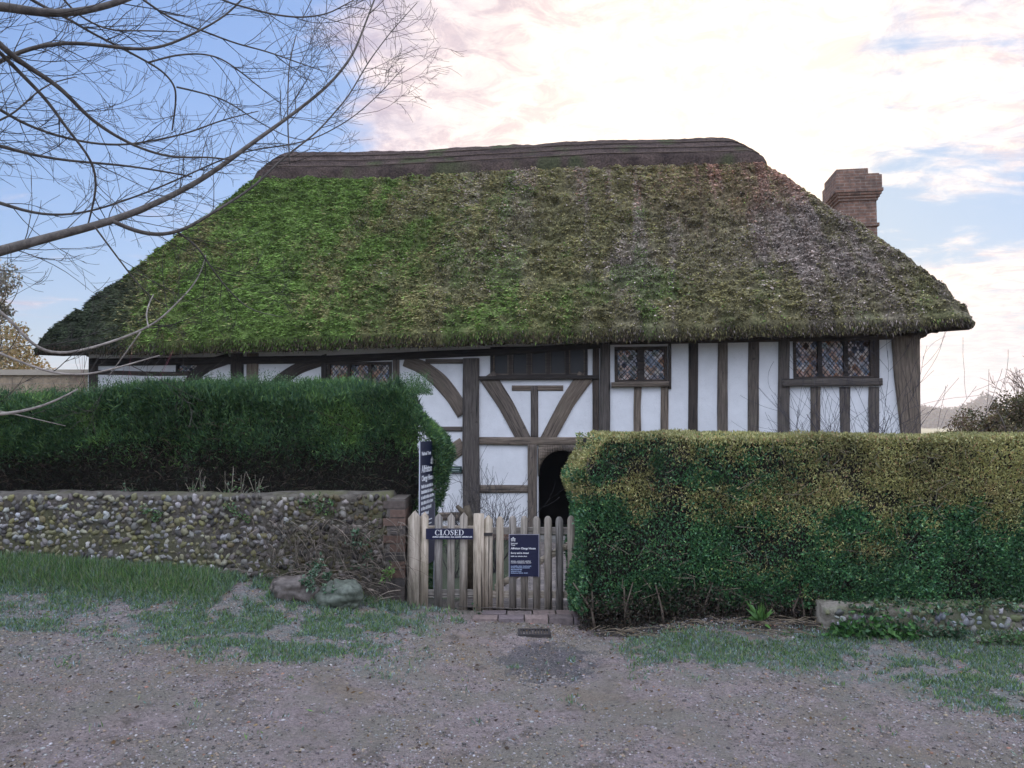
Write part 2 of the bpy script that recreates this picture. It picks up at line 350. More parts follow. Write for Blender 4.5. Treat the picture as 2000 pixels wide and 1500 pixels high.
# ------------------------------------------------------------------ ground
GATE_Y = 6.4
def gz(x, y):
    """height of the ground"""
    x = np.asarray(x, float); y = np.asarray(y, float)
    lane = -0.018 * np.clip(x, -1, 8) + 0.075 * np.clip(-x - 0.2, 0, 5.5) * sstep(y, -1, 4.5)
    lane = lane + 0.012 * (fbm(x * 0.9, y * 0.9, 0, 3, 3) - 0.5) * 2
    bank = 0.13 * sstep(y, 5.55, 6.25) * sstep(-x, 0.8, 2.2) + 0.10 * sstep(y, 5.3, 5.9) * sstep(x, 0.8, 1.6)
    front = lane + bank
    back = -0.48 + 0.0 * x + 0.04 * (fbm(x * 0.5, y * 0.5, 5, 2, 9) - 0.5)
    w = sstep(y, 6.55, 8.6)
    far = sstep(y, 22, 60)
    return front * (1 - w) + back * w - 0.5 * far
WET = (0.24, 5.12)
def ground_material():
    m, t, b = new_mat('lane_gravel')
    co = N(t, 'ShaderNodeTexCoord'); sp = N(t, 'ShaderNodeSeparateXYZ'); L(t, co.outputs['Object'], sp.inputs[0])
    nf = obj_noise(t, 42, 8, 0.75); nm = obj_noise(t, 2.1, 6, 0.6); nl = obj_noise(t, 0.7, 4, 0.55)
    vor = N(t, 'ShaderNodeTexVoronoi'); vor.inputs['Scale'].default_value = 62; L(t, co.outputs['Object'], vor.inputs[0])
    stone = mixc(t, maprange(t, nf, 0.3, 0.7), (0.128, 0.112, 0.109), (0.435, 0.398, 0.398))
    stone = mixc(t, 0.5, stone, mixc(t, vor.outputs['Color'], (0.150, 0.135, 0.131), (0.435, 0.398, 0.390)))
    stone = mixc(t, 1.0, stone, (1.02, 0.89, 0.84), 'MULTIPLY')
    stone = mixc(t, maprange(t, obj_noise(t, 1.3, 5, 0.6), 0.48, 0.60), stone, mixc(t, nf, (0.11, 0.085, 0.06), (0.36, 0.29, 0.22)))
    stone = mixc(t, maprange(t, obj_noise(t, 5.5, 7, 0.72), 0.50, 0.66), stone, mixc(t, nf, (0.04, 0.032, 0.026), (0.25, 0.20, 0.16)))
    stone = mixc(t, maprange(t, nm, 0.40, 0.66), stone, mixc(t, nf, (0.112, 0.098, 0.075), (0.338, 0.300, 0.240)))
    # green growth near both verges
    left = maprange(t, math_(t, 'ADD', sp.outputs[1], math_(t, 'MULTIPLY', nm, 1.5)), 5.15, 6.0)
    leftx = maprange(t, sp.outputs[0], -0.4, -1.1)
    edge = math_(t, 'ADD', math_(t, 'ADD', sp.outputs[1], 0.34), math_(t, 'ADD', math_(t, 'MULTIPLY', nm, 1.3), math_(t, 'MULTIPLY', math_(t, 'MINIMUM', sp.outputs[0], 4.2), 0.36)))
    right = math_(t, 'MULTIPLY', maprange(t, edge, 6.15, 6.9), maprange(t, sp.outputs[0], 0.75, 1.25))
    veg = math_(t, 'MAXIMUM', math_(t, 'MULTIPLY', left, leftx), right, clamp=True)
    vegn = math_(t, 'MULTIPLY', veg, maprange(t, obj_noise(t, 11, 8, 0.78), 0.42, 0.56))
    green = mixc(t, nf, (0.03, 0.05, 0.035), (0.30, 0.37, 0.36))
    c = mixc(t, math_(t, 'MULTIPLY', vegn, 0.6), stone, green)
    # damp worn hollow before the gate
    dx = math_(t, 'DIVIDE', math_(t, 'SUBTRACT', sp.outputs[0], WET[0]), 0.33); dy = math_(t, 'DIVIDE', math_(t, 'SUBTRACT', sp.outputs[1], WET[1]), 0.42)
    dd = math_(t, 'ADD', math_(t, 'ADD', math_(t, 'MULTIPLY', dx, dx), math_(t, 'MULTIPLY', dy, dy)), math_(t, 'MULTIPLY', math_(t, 'SUBTRACT', obj_noise(t, 7, 7, 0.7), 0.5), 4.2))
    wet = maprange(t, dd, 1.25, 0.7)
    c = mixc(t, math_(t, 'MULTIPLY', math_(t, 'MULTIPLY', wet, maprange(t, nf, 0.2, 0.7, 0.85, 0.35)), 1.0), c, (0.045, 0.055, 0.075))
    # dark leaf mould under the hedge and by the walls, garden soil and fields behind
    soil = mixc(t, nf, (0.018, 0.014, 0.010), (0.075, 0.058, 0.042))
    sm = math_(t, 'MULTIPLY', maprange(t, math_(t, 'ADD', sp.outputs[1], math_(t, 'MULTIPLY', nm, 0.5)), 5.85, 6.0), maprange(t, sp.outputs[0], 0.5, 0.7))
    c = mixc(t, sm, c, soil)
    garden = maprange(t, sp.outputs[1], 6.5, 6.9)
    c = mixc(t, garden, c, mixc(t, nl, soil, (0.07, 0.10, 0.04)))
    field = maprange(t, sp.outputs[1], 24, 40)
    c = mixc(t, field, c, mixc(t, nl, (0.16, 0.17, 0.08), (0.30, 0.27, 0.16)))
    L(t, c, b.inputs['Base Color'])
    rg = mixc(t, wet, (0.9, 0.9, 0.9), (0.35, 0.35, 0.35)); L(t, rg, b.inputs['Roughness'])
    bump(t, b, math_(t, 'ADD', math_(t, 'MULTIPLY', nf, 0.9), math_(t, 'MULTIPLY', vor.outputs['Distance'], 0.8)), 1.0, 0.03)
    return m
def axis(dense0, dense1, step, far0, far1):
    a = np.arange(dense0, dense1 + 1e-6, step)
    lo = dense0 - np.geomspace(step, dense0 - far0, 34)[::-1]; hi = dense1 + np.geomspace(step, far1 - dense1, 34)
    return np.concatenate([lo, a, hi])
xs = axis(-6.0, 6.0, 0.03, -5200, 5200); ys = axis(2.2, 7.0, 0.03, -600, 9000)
GX, GY = np.meshgrid(xs, ys); GZ = gz(GX, GY)
near_ = (np.abs(GX) < 7) & (GY < 9.5) & (GY > 1)
GZ = GZ + near_ * 0.010 * (fbm(GX * 27, GY * 27, 0, 2, 26) - 0.5) + near_ * 0.026 * (fbm(GX * 13, GY * 13, 0, 3, 24) - 0.55)
GZ = GZ + near_ * (0.018 * (fbm(GX * 5, GY * 5, 0, 4, 21) - 0.5) + 0.02 * (fbm(GX * 1.7, GY * 1.7, 0, 2, 5) - 0.5))
ew = ((GX - WET[0]) / 0.36) ** 2 + ((GY - WET[1]) / 0.45) ** 2
GZ = GZ - 0.018 * np.exp(-ew * 1.3)
nx = len(xs); ny = len(ys)
I = (np.arange(ny - 1)[:, None] * nx + np.arange(nx - 1)[None, :]).ravel()
tag(mesh_np('ground', np.stack([GX, GY, GZ], -1).reshape(-1, 3), np.stack([I, I + 1, I + nx + 1, I + nx], 1), ground_material(), smooth=True), kind='structure')
def gsurf(x, y):
    z = gz(x, y) + 0.010 * (fbm(x * 27, y * 27, 0, 2, 26) - 0.5) + 0.026 * (fbm(x * 13, y * 13, 0, 3, 24) - 0.55); return z + 0.018 * (fbm(x * 5, y * 5, 0, 4, 21) - 0.5) + 0.02 * (fbm(x * 1.7, y * 1.7, 0, 2, 5) - 0.5) - 0.018 * np.exp(-1.3 * (((x - WET[0]) / 0.36) ** 2 + ((y - WET[1]) / 0.45) ** 2))

# loose gravel
def scatter_view(n, y0, y1, marg=0.35):
    """points on the lane, evenly spread per area inside the viewed wedge"""
    y = np.sqrt(RNG.uniform(y0 ** 2, y1 ** 2, n)); x = RNG.uniform(-1, 1, n) * (y * 0.70 + marg); return x, y
x, y = scatter_view(150000, 2.7, 6.1, 1.7)
keep = (fbm(x * 2.1, y * 2.1, 0, 4, 77) + RNG.uniform(-0.25, 0.25, len(x))) > 0.40
x, y = x[keep], y[keep]
sz = RNG.lognormal(math.log(0.0040), 0.45, len(x)).clip(0.0018, 0.013)
P = np.stack([x, y, gsurf(x, y) + sz * 0.1], 1)
col = pick([(0.30, 0.275, 0.265), (0.22, 0.20, 0.19), (0.10, 0.088, 0.08), (0.42, 0.39, 0.38), (0.29, 0.23, 0.165), (0.32, 0.17, 0.12)], len(x), 0.25, w=[5, 6, 6, 0.6, 4, 0.4])
V, Fa, C = rocks(P, sz, col, 1, 0.12, 0.6)
tag(mesh_np('gravel', V, Fa, M_pebble, col=C), kind='stuff')
# fallen leaves and bits of twig
x, y = scatter_view(5200, 2.8, 6.25, 1.5); k = RNG.uniform(0, 1, len(x)) < (0.25 + 0.75 * sstep(y, 4.6, 6.0)); x, y = x[k], y[k]
P = np.stack([x, y, gsurf(x, y) + 0.006], 1); D = np.column_stack([RNG.normal(0, 1, (len(x), 2)), np.zeros(len(x))])
V, Fa, C = leaf_mesh(P, unit(D), RNG.uniform(0.012, 0.035, len(x)), RNG.uniform(0.008, 0.02, len(x)), pick([(0.16, 0.09, 0.04), (0.25, 0.17, 0.08), (0.07, 0.045, 0.03)], len(x)), 0.15, 0.12)
tag(mesh_np('fallen_leaves', V, Fa, M_leaf, col=C), kind='stuff')

# grass
def grass_density(x, y):
    nm = fbm(x * 1.1, y * 1.6, 0, 3, 31); nn = 0.6 * fbm(x * 5, y * 5, 0, 3, 32) + 0.4 * fbm(x * 17, y * 17, 0, 2, 37)
    left = sstep(y + nm * 2.4, 5.7, 6.5) * sstep(-x, 0.45, 1.0)
    lbank = sstep(y, 5.70, 5.92) * sstep(-x, 2.2, 2.7)
    rr = sstep(y + nm * 1.9 + np.clip(x, 0, 4.2) * 0.38, 6.15, 6.8) * sstep(x, 0.6, 1.1) * (1 - sstep(y, 5.55, 5.8) * (x < 3.0))
    tuft = sstep(nn, 0.66, 0.74) * 0.8 * sstep(y, 3.3, 4.8)
    return np.clip(np.maximum(np.maximum(left, rr) * sstep(nn, 0.40, 0.57), np.maximum(lbank, tuft * 0.35)), 0, 1)
x, y = scatter_view(760000, 3.0, 6.34, 1.8)
d = grass_density(x, y); k = RNG.uniform(0, 1, len(x)) < d; x, y = x[k], y[k]
nn = fbm(x * 1.4, y * 1.4, 3, 3, 51)
h = RNG.uniform(0.018, 0.05, len(x)) * (1 + 0.7 * sstep(y, 5.6, 6.1)); P = np.stack([x, y, gsurf(x, y) - 0.002], 1)
col = pick([(0.112, 0.208, 0.056), (0.160, 0.272, 0.080), (0.080, 0.160, 0.064), (0.240, 0.272, 0.144), (0.176, 0.240, 0.176)], len(x), 0.25)
bank = (sstep(y, 5.72, 5.9) * sstep(-x, 2.0, 2.6))[:, None]; fr2 = (RNG.uniform(0, 1, len(x)) < 0.55)[:, None] * (1 - bank)
col = col * (1 - fr2) + fr2 * pick([(0.20, 0.28, 0.25), (0.13, 0.20, 0.16), (0.32, 0.40, 0.40)], len(x), 0.2)
h = h * (1 - 0.35 * fr2[:, 0] + 0.5 * bank[:, 0])
V, Fa, C = leaf_mesh(P, np.tile((0, 0, 1.0), (len(x), 1)), h, RNG.uniform(0.004, 0.009, len(x)), col, 0.1, 0.55)
tag(mesh_np('grass', V, Fa, M_leaf, col=C), kind='stuff')

# ------------------------------------------------------------------ the house
TH = R(8.0); HZ = -0.5; HO = np.array((0.0, 13.5))
ct, st_ = math.cos(TH), math.sin(TH)
house = thing('thatched_cottage', 'long timber framed white cottage under a big mossy thatched roof', 'house', (HO[0], HO[1], HZ), -TH)
def hp(px, py, t=0.0):
    """photo point -> (s, z) in the house frame on the plane t (metres behind the front wall)"""
    d = ray(px, py); o = np.array((0, 0, EYE))
    nrm = np.array((st_, ct)); k = (t - np.dot(-HO, nrm)) / (d[0] * nrm[0] + d[1] * nrm[1])
    X = d[0] * k - HO[0]; Yy = d[1] * k - HO[1]
    return X * ct - Yy * st_, EYE + d[2] * k - HZ
def hs(px, t=0.0): return hp(px, 800, t)[0]
def hw(px): return px * 13.3 / F       # width in metres of px photo pixels on the wall
WT = hp(1000, 655)[1] + 0.05
SL = hs(170); SR = hs(1790)
eaveL = hp(62, 700, -0.6)[0]; eaveR = hp(1905, 655, -0.6)[0]
T0 = -0.55; TR = 3.75; TB = 8.0
zR1 = hp(1425, 283, TR)[1]; zR0 = hp(560, 316, TR)[1]
Z0 = hp(1000, 650, T0)[1]
sRL = hp(548, 330, TR)[0]; sRR = hp(1436, 290, TR)[0]
def roof_q(s, t):
    qf = (t - T0) / (TR - T0); qb = (TB - t) / (TB - TR)
    ql = np.clip((s - eaveL) / (sRL - eaveL), 0, 3) ** 1.03
    qr = np.clip((eaveR - s) / (eaveR - sRR), 0, 3) ** 0.80
    q = smin(smin(qf, qb, 0.05), smin(ql, qr, 0.05), 0.09)
    return q, qf, ql, qr
def roof_z(s, t):
    q, qf, ql, qr = roof_q(s, t)
    zr = zR0 + (zR1 - zR0) * np.clip((s - sRL) / (sRR - sRL), -0.3, 1.2)
    zl = Z0 + 0.03 + 0.0115 * (s + 7)
    z = zl + (zr - zl) * q
    z = z - 0.05 * np.exp(-np.maximum(q, 0) / 0.010)           # rounded eave
    z = z + 0.05 * np.sin(s * 0.8 + 1) * sstep(q, 0.0, 0.5) * 0.5 + 0.06 * (fbm(s * 0.6, t * 0.8, 0, 2, 8) - 0.5)
    return z
def lumps(s, t):
    sl = t * 1.55
    a = fbm(s * 4.2 + sl * 1.9, sl * 8.0 - s * 1.6, 0, 3, 41, 0.6); b = fbm(s * 12, sl * 20, 2, 2, 43)
    c = fbm(s * 1.6 + sl * 0.7, sl * 2.6, 0, 3, 47)
    u = sl * 5.2 + 3.4 * fbm(s * 1.9, sl * 1.6, 0, 3, 48) + s * 0.35; saw = 1 - (u - np.floor(u))
    return (1 - np.abs(a * 2 - 1) * 1.3) * 0.165 + b * 0.05 + (c - 0.5) * 0.16 + (saw - 0.5) * 0.045 - 0.10
ss = np.concatenate([np.linspace(eaveL, eaveR, 560)])
tt = np.concatenate([T0 + np.linspace(0, 1, 16) ** 1.5 * 0.25, np.linspace(T0 + 0.25, TR, 170)[1:], np.linspace(TR, TB, 26)[1:]])
RS, RT = np.meshgrid(ss, tt)
def roof_colour(s, t, pickone=False):
    """what grows where: bright moss, old olive moss, bare grey straw, foxy straw under the ridge, dark growth at the far end"""
    q = np.clip((t - T0) / (TR - T0), 0, 1)
    X = s * ct + t * st_; Yy = HO[1] - s * st_ + t * ct; px = 1000 + X / Yy * F
    n = fbm(s * 0.5, t * 0.8, 0, 4, 61); n2 = fbm(s * 2.0, t * 2.4, 0, 4, 62); n3 = fbm(s * 6, t * 9, 0, 3, 63); n4 = fbm(s * 3.4, t * 0.35, 0, 3, 64)
    e = (n - 0.5) * 380 + (n2 - 0.5) * 240 + (n4 - 0.5) * 260
    xe = px + e
    green = np.interp(xe, [220, 380, 480, 680, 790, 1000, 1400, 1700], [0.0, 0.6, 0.95, 0.85, 0.22, 0.12, 0.04, 0.02])
    green = green + 0.22 * (1 - sstep(q, 0.04, 0.34)) * sstep(n2, 0.46, 0.60) * sstep(px, 350, 500)
    green = green + 0.34 * sstep(n2 * 0.6 + n4 * 0.4, 0.57, 0.66) * (1 - sstep(px, 1300, 1750)) * sstep(px, 330, 420)
    bare = (0.55 + 0.9 * sstep(n4, 0.42, 0.6)) * np.interp(xe, [650, 900, 1250, 1500, 1900], [0.0, 0.20, 0.50, 0.78, 0.80]) * (0.45 + 0.55 * sstep(q, 0.05, 0.3))  # straw towards the right paled partly to imitate lens flare over the thatch
    fox = np.interp(px + e * 0.6, [1000, 1250, 1450], [0.0, 0.45, 0.95]) * sstep(q + (n - 0.5) * 0.7, 0.42, 0.8)
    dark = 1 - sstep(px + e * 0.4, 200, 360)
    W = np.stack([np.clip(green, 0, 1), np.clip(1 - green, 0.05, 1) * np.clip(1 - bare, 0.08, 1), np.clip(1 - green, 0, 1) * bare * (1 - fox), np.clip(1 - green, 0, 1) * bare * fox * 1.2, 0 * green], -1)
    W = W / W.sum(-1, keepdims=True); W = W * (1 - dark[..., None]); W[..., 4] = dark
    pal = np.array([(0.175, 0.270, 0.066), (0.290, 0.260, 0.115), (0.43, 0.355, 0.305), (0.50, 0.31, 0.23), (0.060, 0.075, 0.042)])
    if pickone:
        W = W ** 1.6; W = W / W.sum(-1, keepdims=True)
        r = RNG.uniform(0, 1, W.shape[:-1] + (1,)); k = (r > np.cumsum(W, -1)).sum(-1).clip(0, 4); c = pal[k]
    else: c = W @ pal
    return c * (0.40 + 1.2 * n3)[..., None], W[..., 0], W[..., 2]
RZ = roof_z(RS, RT); LU = lumps(RS, RT) * sstep(RT, T0, T0 + 0.12) * (1 - 0.8 * sstep(RT, T0 + 0.82 * (TR - T0), T0 + 0.88 * (TR - T0)))
slope = math.atan2(zR1 - Z0, TR - T0)
V = np.stack([RS, RT - LU * math.sin(slope), RZ + LU * math.cos(slope)], -1)
C, _, _ = roof_colour(RS, RT); C = C * 0.5  # old damp thatch, darkened so gaps between tufts read as shaded crevices
nS, nT = len(ss), len(tt)
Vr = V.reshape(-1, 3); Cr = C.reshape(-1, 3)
I = (np.arange(nT - 1)[:, None] * nS + np.arange(nS - 1)[None, :]).ravel()
Fr = [np.stack([I, I + 1, I + nS + 1, I + nS], 1)]
# eave skirt: boundary loop swept down and under
loop = np.concatenate([np.arange(nS), np.arange(1, nT) * nS + nS - 1, (nT - 1) * nS + np.arange(nS - 2, -1, -1), np.arange(nT - 2, 0, -1) * nS])
Lp = Vr[loop]; cs, cti = (eaveL + eaveR) / 2, (T0 + TB) / 2
hx, hy = (eaveR - eaveL) / 2, (TB - T0) / 2
inw = np.zeros((len(loop), 2)); ex = np.abs(Lp[:, 0] - cs) / hx; ey = np.abs(Lp[:, 1] - cti) / hy
inw[:, 0] = -np.sign(Lp[:, 0] - cs) * sstep(hx - np.abs(Lp[:, 0] - cs), 0.7, 0.0); inw[:, 1] = -np.sign(Lp[:, 1] - cti) * sstep(hy - np.abs(Lp[:, 1] - cti), 0.7, 0.0)
wob = (fbm(Lp[:, 0] * 2.5, Lp[:, 1] * 2.5, 0, 3, 90) - 0.5)
prev = loop; rows = []; base = len(Vr); allV = [Vr]; allC = [Cr]
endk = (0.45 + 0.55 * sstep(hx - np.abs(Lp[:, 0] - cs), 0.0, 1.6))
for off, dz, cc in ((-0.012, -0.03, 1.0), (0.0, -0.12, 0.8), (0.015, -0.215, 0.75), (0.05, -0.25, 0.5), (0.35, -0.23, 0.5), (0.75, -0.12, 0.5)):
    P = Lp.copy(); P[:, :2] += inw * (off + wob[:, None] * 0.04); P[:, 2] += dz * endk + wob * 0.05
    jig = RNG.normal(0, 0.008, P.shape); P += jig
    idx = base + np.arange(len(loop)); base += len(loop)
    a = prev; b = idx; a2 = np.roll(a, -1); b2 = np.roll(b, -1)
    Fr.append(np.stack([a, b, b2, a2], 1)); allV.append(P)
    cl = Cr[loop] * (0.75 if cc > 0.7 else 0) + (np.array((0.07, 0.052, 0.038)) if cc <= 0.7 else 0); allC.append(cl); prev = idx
Vr = np.vstack(allV); Cr = np.vstack(allC)
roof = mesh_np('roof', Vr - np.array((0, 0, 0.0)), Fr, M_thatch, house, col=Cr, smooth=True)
# tufts of moss and straw ends lying down the slope
n = 290000
s = RNG.uniform(eaveL + 0.05, eaveR - 0.05, n); t = RNG.uniform(T0 - 0.0, T0 + 0.855 * (TR - T0), n)
q, qf, ql, qr = roof_q(s, t); k = (qf < ql * 1.05) & (qf < qr * 1.05); lq = lumps(s, t); lo_, hi_ = np.percentile(lq, (18, 62)); k &= RNG.uniform(0, 1, n) < 0.12 + 0.88 * sstep(lq, lo_, hi_); s, t = s[k], t[k]
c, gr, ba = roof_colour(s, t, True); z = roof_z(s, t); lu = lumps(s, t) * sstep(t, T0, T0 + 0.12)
P = np.stack([s, t - lu * math.sin(slope) - 0.0, z + lu * math.cos(slope)], 1)
nrm = np.array((0, -math.sin(slope), math.cos(slope))); down = np.array((0, -math.cos(slope), -math.sin(slope)))
lean = (-0.45 - 1.7 * (fbm(s * 0.9, t * 1.1, 0, 3, 33) - 0.5) - 1.2 * (fbm(s * 4, t * 4, 0, 2, 34) - 0.5))[:, None]
D = down[None] * 0.8 + nrm[None] * (0.55 + 0.1 * RNG.normal(0, 1, (len(s), 1))) + np.array((1, 0, 0))[None] * lean
c = c * RNG.uniform(0.6, 1.5, (len(s), 1))
# straw ends and moss hanging on the cut face of the eave
m_ = 16000; se = RNG.uniform(eaveL + 0.02, eaveR - 0.02, m_); ve = RNG.uniform(0, 1, m_); ek = 0.45 + 0.55 * sstep(hx - np.abs(se - cs), 0.0, 1.6)
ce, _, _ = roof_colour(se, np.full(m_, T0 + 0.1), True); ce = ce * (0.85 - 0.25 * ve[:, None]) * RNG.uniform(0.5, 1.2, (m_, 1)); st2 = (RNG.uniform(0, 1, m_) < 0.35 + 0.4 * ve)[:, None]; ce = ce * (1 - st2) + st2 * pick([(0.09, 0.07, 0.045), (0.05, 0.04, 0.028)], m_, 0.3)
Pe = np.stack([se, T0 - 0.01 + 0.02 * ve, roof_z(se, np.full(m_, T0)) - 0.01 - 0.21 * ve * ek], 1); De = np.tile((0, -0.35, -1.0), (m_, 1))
P = np.vstack([P, Pe]); D = np.vstack([D, De]); c = np.vstack([c, ce]); s = np.concatenate([s, se])
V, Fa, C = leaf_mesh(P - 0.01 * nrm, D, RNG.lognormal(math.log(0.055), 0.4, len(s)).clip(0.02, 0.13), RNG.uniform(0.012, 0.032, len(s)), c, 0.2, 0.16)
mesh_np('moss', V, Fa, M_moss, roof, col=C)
# ridge saddle
qA = 0.855
cA = sRL - (1 - qA) * (sRL - eaveL) * 1.0; cB = sRR + 0.62
tA = T0 + qA * (TR - T0); tB = TB - qA * (TB - TR)
cs_ = np.linspace(cA, cB, 200); ct_ = np.linspace(tA, tB, 40)
CS, CT = np.meshgrid(cs_, ct_); CZ = roof_z(CS, CT)
edge = np.minimum(np.minimum(CS - cA, cB - CS) / 0.10, np.minimum(CT - tA, tB - CT) / 0.05)
CZ = CZ + 0.27 * np.sqrt(np.clip(edge, 0, 1)) - 0.03 + 0.05 * (fbm(CS * 6, CT * 30, 0, 3, 70) - 0.5) + 0.05 * (fbm(CS * 1.1, CT * 3, 0, 3, 75) - 0.5)
CTd = CT - 0.03 * (CT < TR) * np.clip(edge, 0, 1)
n3 = fbm(CS * 3, CT * 26, 0, 4, 71)
CC = np.stack([0.030 + 0.10 * n3, 0.022 + 0.072 * n3, 0.020 + 0.058 * n3], -1)
gm = sstep(fbm(CS * 1.3, CT * 3, 0, 3, 72), 0.55, 0.68)[..., None]; CC = CC * (1 - gm * 0.6) + np.array((0.06, 0.08, 0.03)) * gm * 0.6
n_s, n_t = 200, 40; I = (np.arange(n_t - 1)[:, None] * n_s + np.arange(n_s - 1)[None, :]).ravel()
Vc = np.stack([CS, CTd, CZ], -1).reshape(-1, 3); Cc = CC.reshape(-1, 3)
loop = np.concatenate([np.arange(n_s), np.arange(1, n_t) * n_s + n_s - 1, (n_t - 1) * n_s + np.arange(n_s - 2, -1, -1), np.arange(n_t - 2, 0, -1) * n_s])
P = Vc[loop].copy(); P[:, 2] -= 0.36; i2 = len(Vc) + np.arange(len(loop))
Fc = [np.stack([I, I + 1, I + n_s + 1, I + n_s], 1), np.stack([loop, i2, np.roll(i2, -1), np.roll(loop, -1)], 1)]
ridge = mesh_np('ridge', np.vstack([Vc, P]), Fc, M_thatch, roof, col=np.vstack([Cc, Cc[loop] * 0.7]), smooth=True)
lg = MB()
for tq in (0.15, 0.42, 0.68):
    ts = tA + (TR - tA) * tq; s_ = np.linspace(cA + 0.2, cB - 0.2, 90)
    z_ = roof_z(s_, np.full(90, ts)) + 0.195 + 0.02 * (fbm(s_ * 1.5, 0 * s_, tq * 9, 2, 12) - 0.5) + 0.05
    lg.tube(np.stack([s_, np.full(90, ts - 0.055), z_], 1), 0.012, 5, (0.09, 0.065, 0.045))
lg.build('ligger', M_bark, ridge)

# walls: slab with real openings
holes = []        # (s0, s1, z0, z1)
def rect(px0, py0, px1, py1, t=0.0):
    a = hp(px0, py0, t); b = hp(px1, py1, t); return a[0], b[0], b[1], a[1]
WIN = {'hall': rect(1200, 678, 1304, 747), 'parlour': rect(1548, 662, 1706, 740), 'dark': rect(958, 678, 1148, 736), 'left': rect(640, 708, 765, 775), 'far': rect(345, 706, 388, 727)}
DOOR = rect(1050, 876, 1146, 1100); DOOR = (DOOR[0], DOOR[1], 0.0, DOOR[3])
holes = list(WIN.values()) + [DOOR]
wall = MB()
sx = sorted({SL, SR, *[h for r_ in holes for h in r_[:2]]}); sz_ = sorted({0.0, WT, *[h for r_ in holes for h in r_[2:]]})
sz_ = [z for z in sz_ if z <= WT]
for i in range(len(sx) - 1):
    z_start = None
    for j in range(len(sz_) - 1):
        cx, cz = (sx[i] + sx[i + 1]) / 2, (sz_[j] + sz_[j + 1]) / 2
        if any(h[0] < cx < h[1] and h[2] < cz < h[3] for h in holes): continue
        wall.box(sx[i], sx[i + 1], 0, 0.2, sz_[j], sz_[j + 1])
wall.box(SL, SL + 0.2, 0.2, 7.2, 0, WT); wall.box(SR - 0.2, SR, 0.2, 7.2, 0, WT); wall.box(SL + 0.2, SR - 0.2, 7.0, 7.2, 0, WT)
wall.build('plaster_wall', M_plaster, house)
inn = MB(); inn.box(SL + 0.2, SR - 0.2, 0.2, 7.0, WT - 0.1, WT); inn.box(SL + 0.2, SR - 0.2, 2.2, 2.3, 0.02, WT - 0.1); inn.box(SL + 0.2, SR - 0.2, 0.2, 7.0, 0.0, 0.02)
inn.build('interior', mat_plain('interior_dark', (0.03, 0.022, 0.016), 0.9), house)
bp = MB(); bp.box(SL - 0.03, DOOR[0] - 0.2, -0.06, 0.0, 0.0, 0.22); bp.box(DOOR[1] + 0.1, SR + 0.03, -0.06, 0.0, 0.0, 0.22)
bp.build('plinth', M_brick, house)
# timbers
def timber(pts, name='stud', mat=None, out=0.035, wob=0.10, raw=False):
    """pts: (px, py, width px) down the middle of the member as seen on the wall"""
    C_ = [hp(a, b) for a, b, w in pts]; Wd = [hw(w) / 2 for a, b, w in pts]
    C_ = np.array(C_); Wd = np.array(Wd); dl = np.concatenate([[0], np.cumsum(np.linalg.norm(np.diff(C_, axis=0), axis=1))])
    n = max(4, int(dl[-1] / 0.06)); u = np.linspace(0, dl[-1], n)
    # smooth curve through the points
    P = np.stack([np.interp(u, dl, C_[:, 0]), np.interp(u, dl, C_[:, 1])], 1)
    if len(pts) > 2:
        for _ in range(4): P[1:-1] = (P[:-2] + 2 * P[1:-1] + P[2:]) / 4
    w = np.interp(u, dl, Wd)
    sd = random.uniform(0, 99)
    T = unit(np.gradient(P, axis=0)); Nn = np.stack([-T[:, 1], T[:, 0]], 1)
    wl = w * (1 + wob * 2 * (fbm(u * 1.6, u * 0 + sd, 0, 3, 5) - 0.5)); wr = w * (1 + wob * 2 * (fbm(u * 1.6, u * 0 + sd + 5, 0, 3, 6) - 0.5))
    out = out + random.uniform(-0.006, 0.006)
    sec = [(-1.0, 0.03), (-1.0, -out + 0.016), (-0.86, -out), (-0.3, -out - 0.002), (0.3, -out - 0.002), (0.86, -out), (1.0, -out + 0.016), (1.0, 0.03)]
    k = len(sec); Vv = np.zeros((n, k, 3)); U = np.zeros((n, k, 2)); u0 = random.uniform(0, 50)
    for i, (a, tt_) in enumerate(sec):
        ww = (wr if a > 0 else wl) * a
        Vv[:, i, 0] = P[:, 0] + Nn[:, 0] * ww; Vv[:, i, 2] = P[:, 1] + Nn[:, 1] * ww; Vv[:, i, 1] = tt_ + (RNG.normal(0, 0.0015, n) if abs(tt_) > 0.03 else 0)
        U[:, i, 0] = u + u0; U[:, i, 1] = a * w.mean() + u0 * 0.37
    i = np.arange(n - 1)[:, None] * k; j = np.arange(k - 1)[None, :]
    Fq = np.stack([i + j, i + j + 1, i + k + j + 1, i + k + j], -1).reshape(-1, 4)
    return mesh_np(name, Vv.reshape(-1, 3), [Fq, np.arange(k)[None, ::-1], (np.arange(k) + (n - 1) * k)[None, :]], mat or M_beam, house, U.reshape(-1, 2))
top = 660
D_ = M_beam_dark
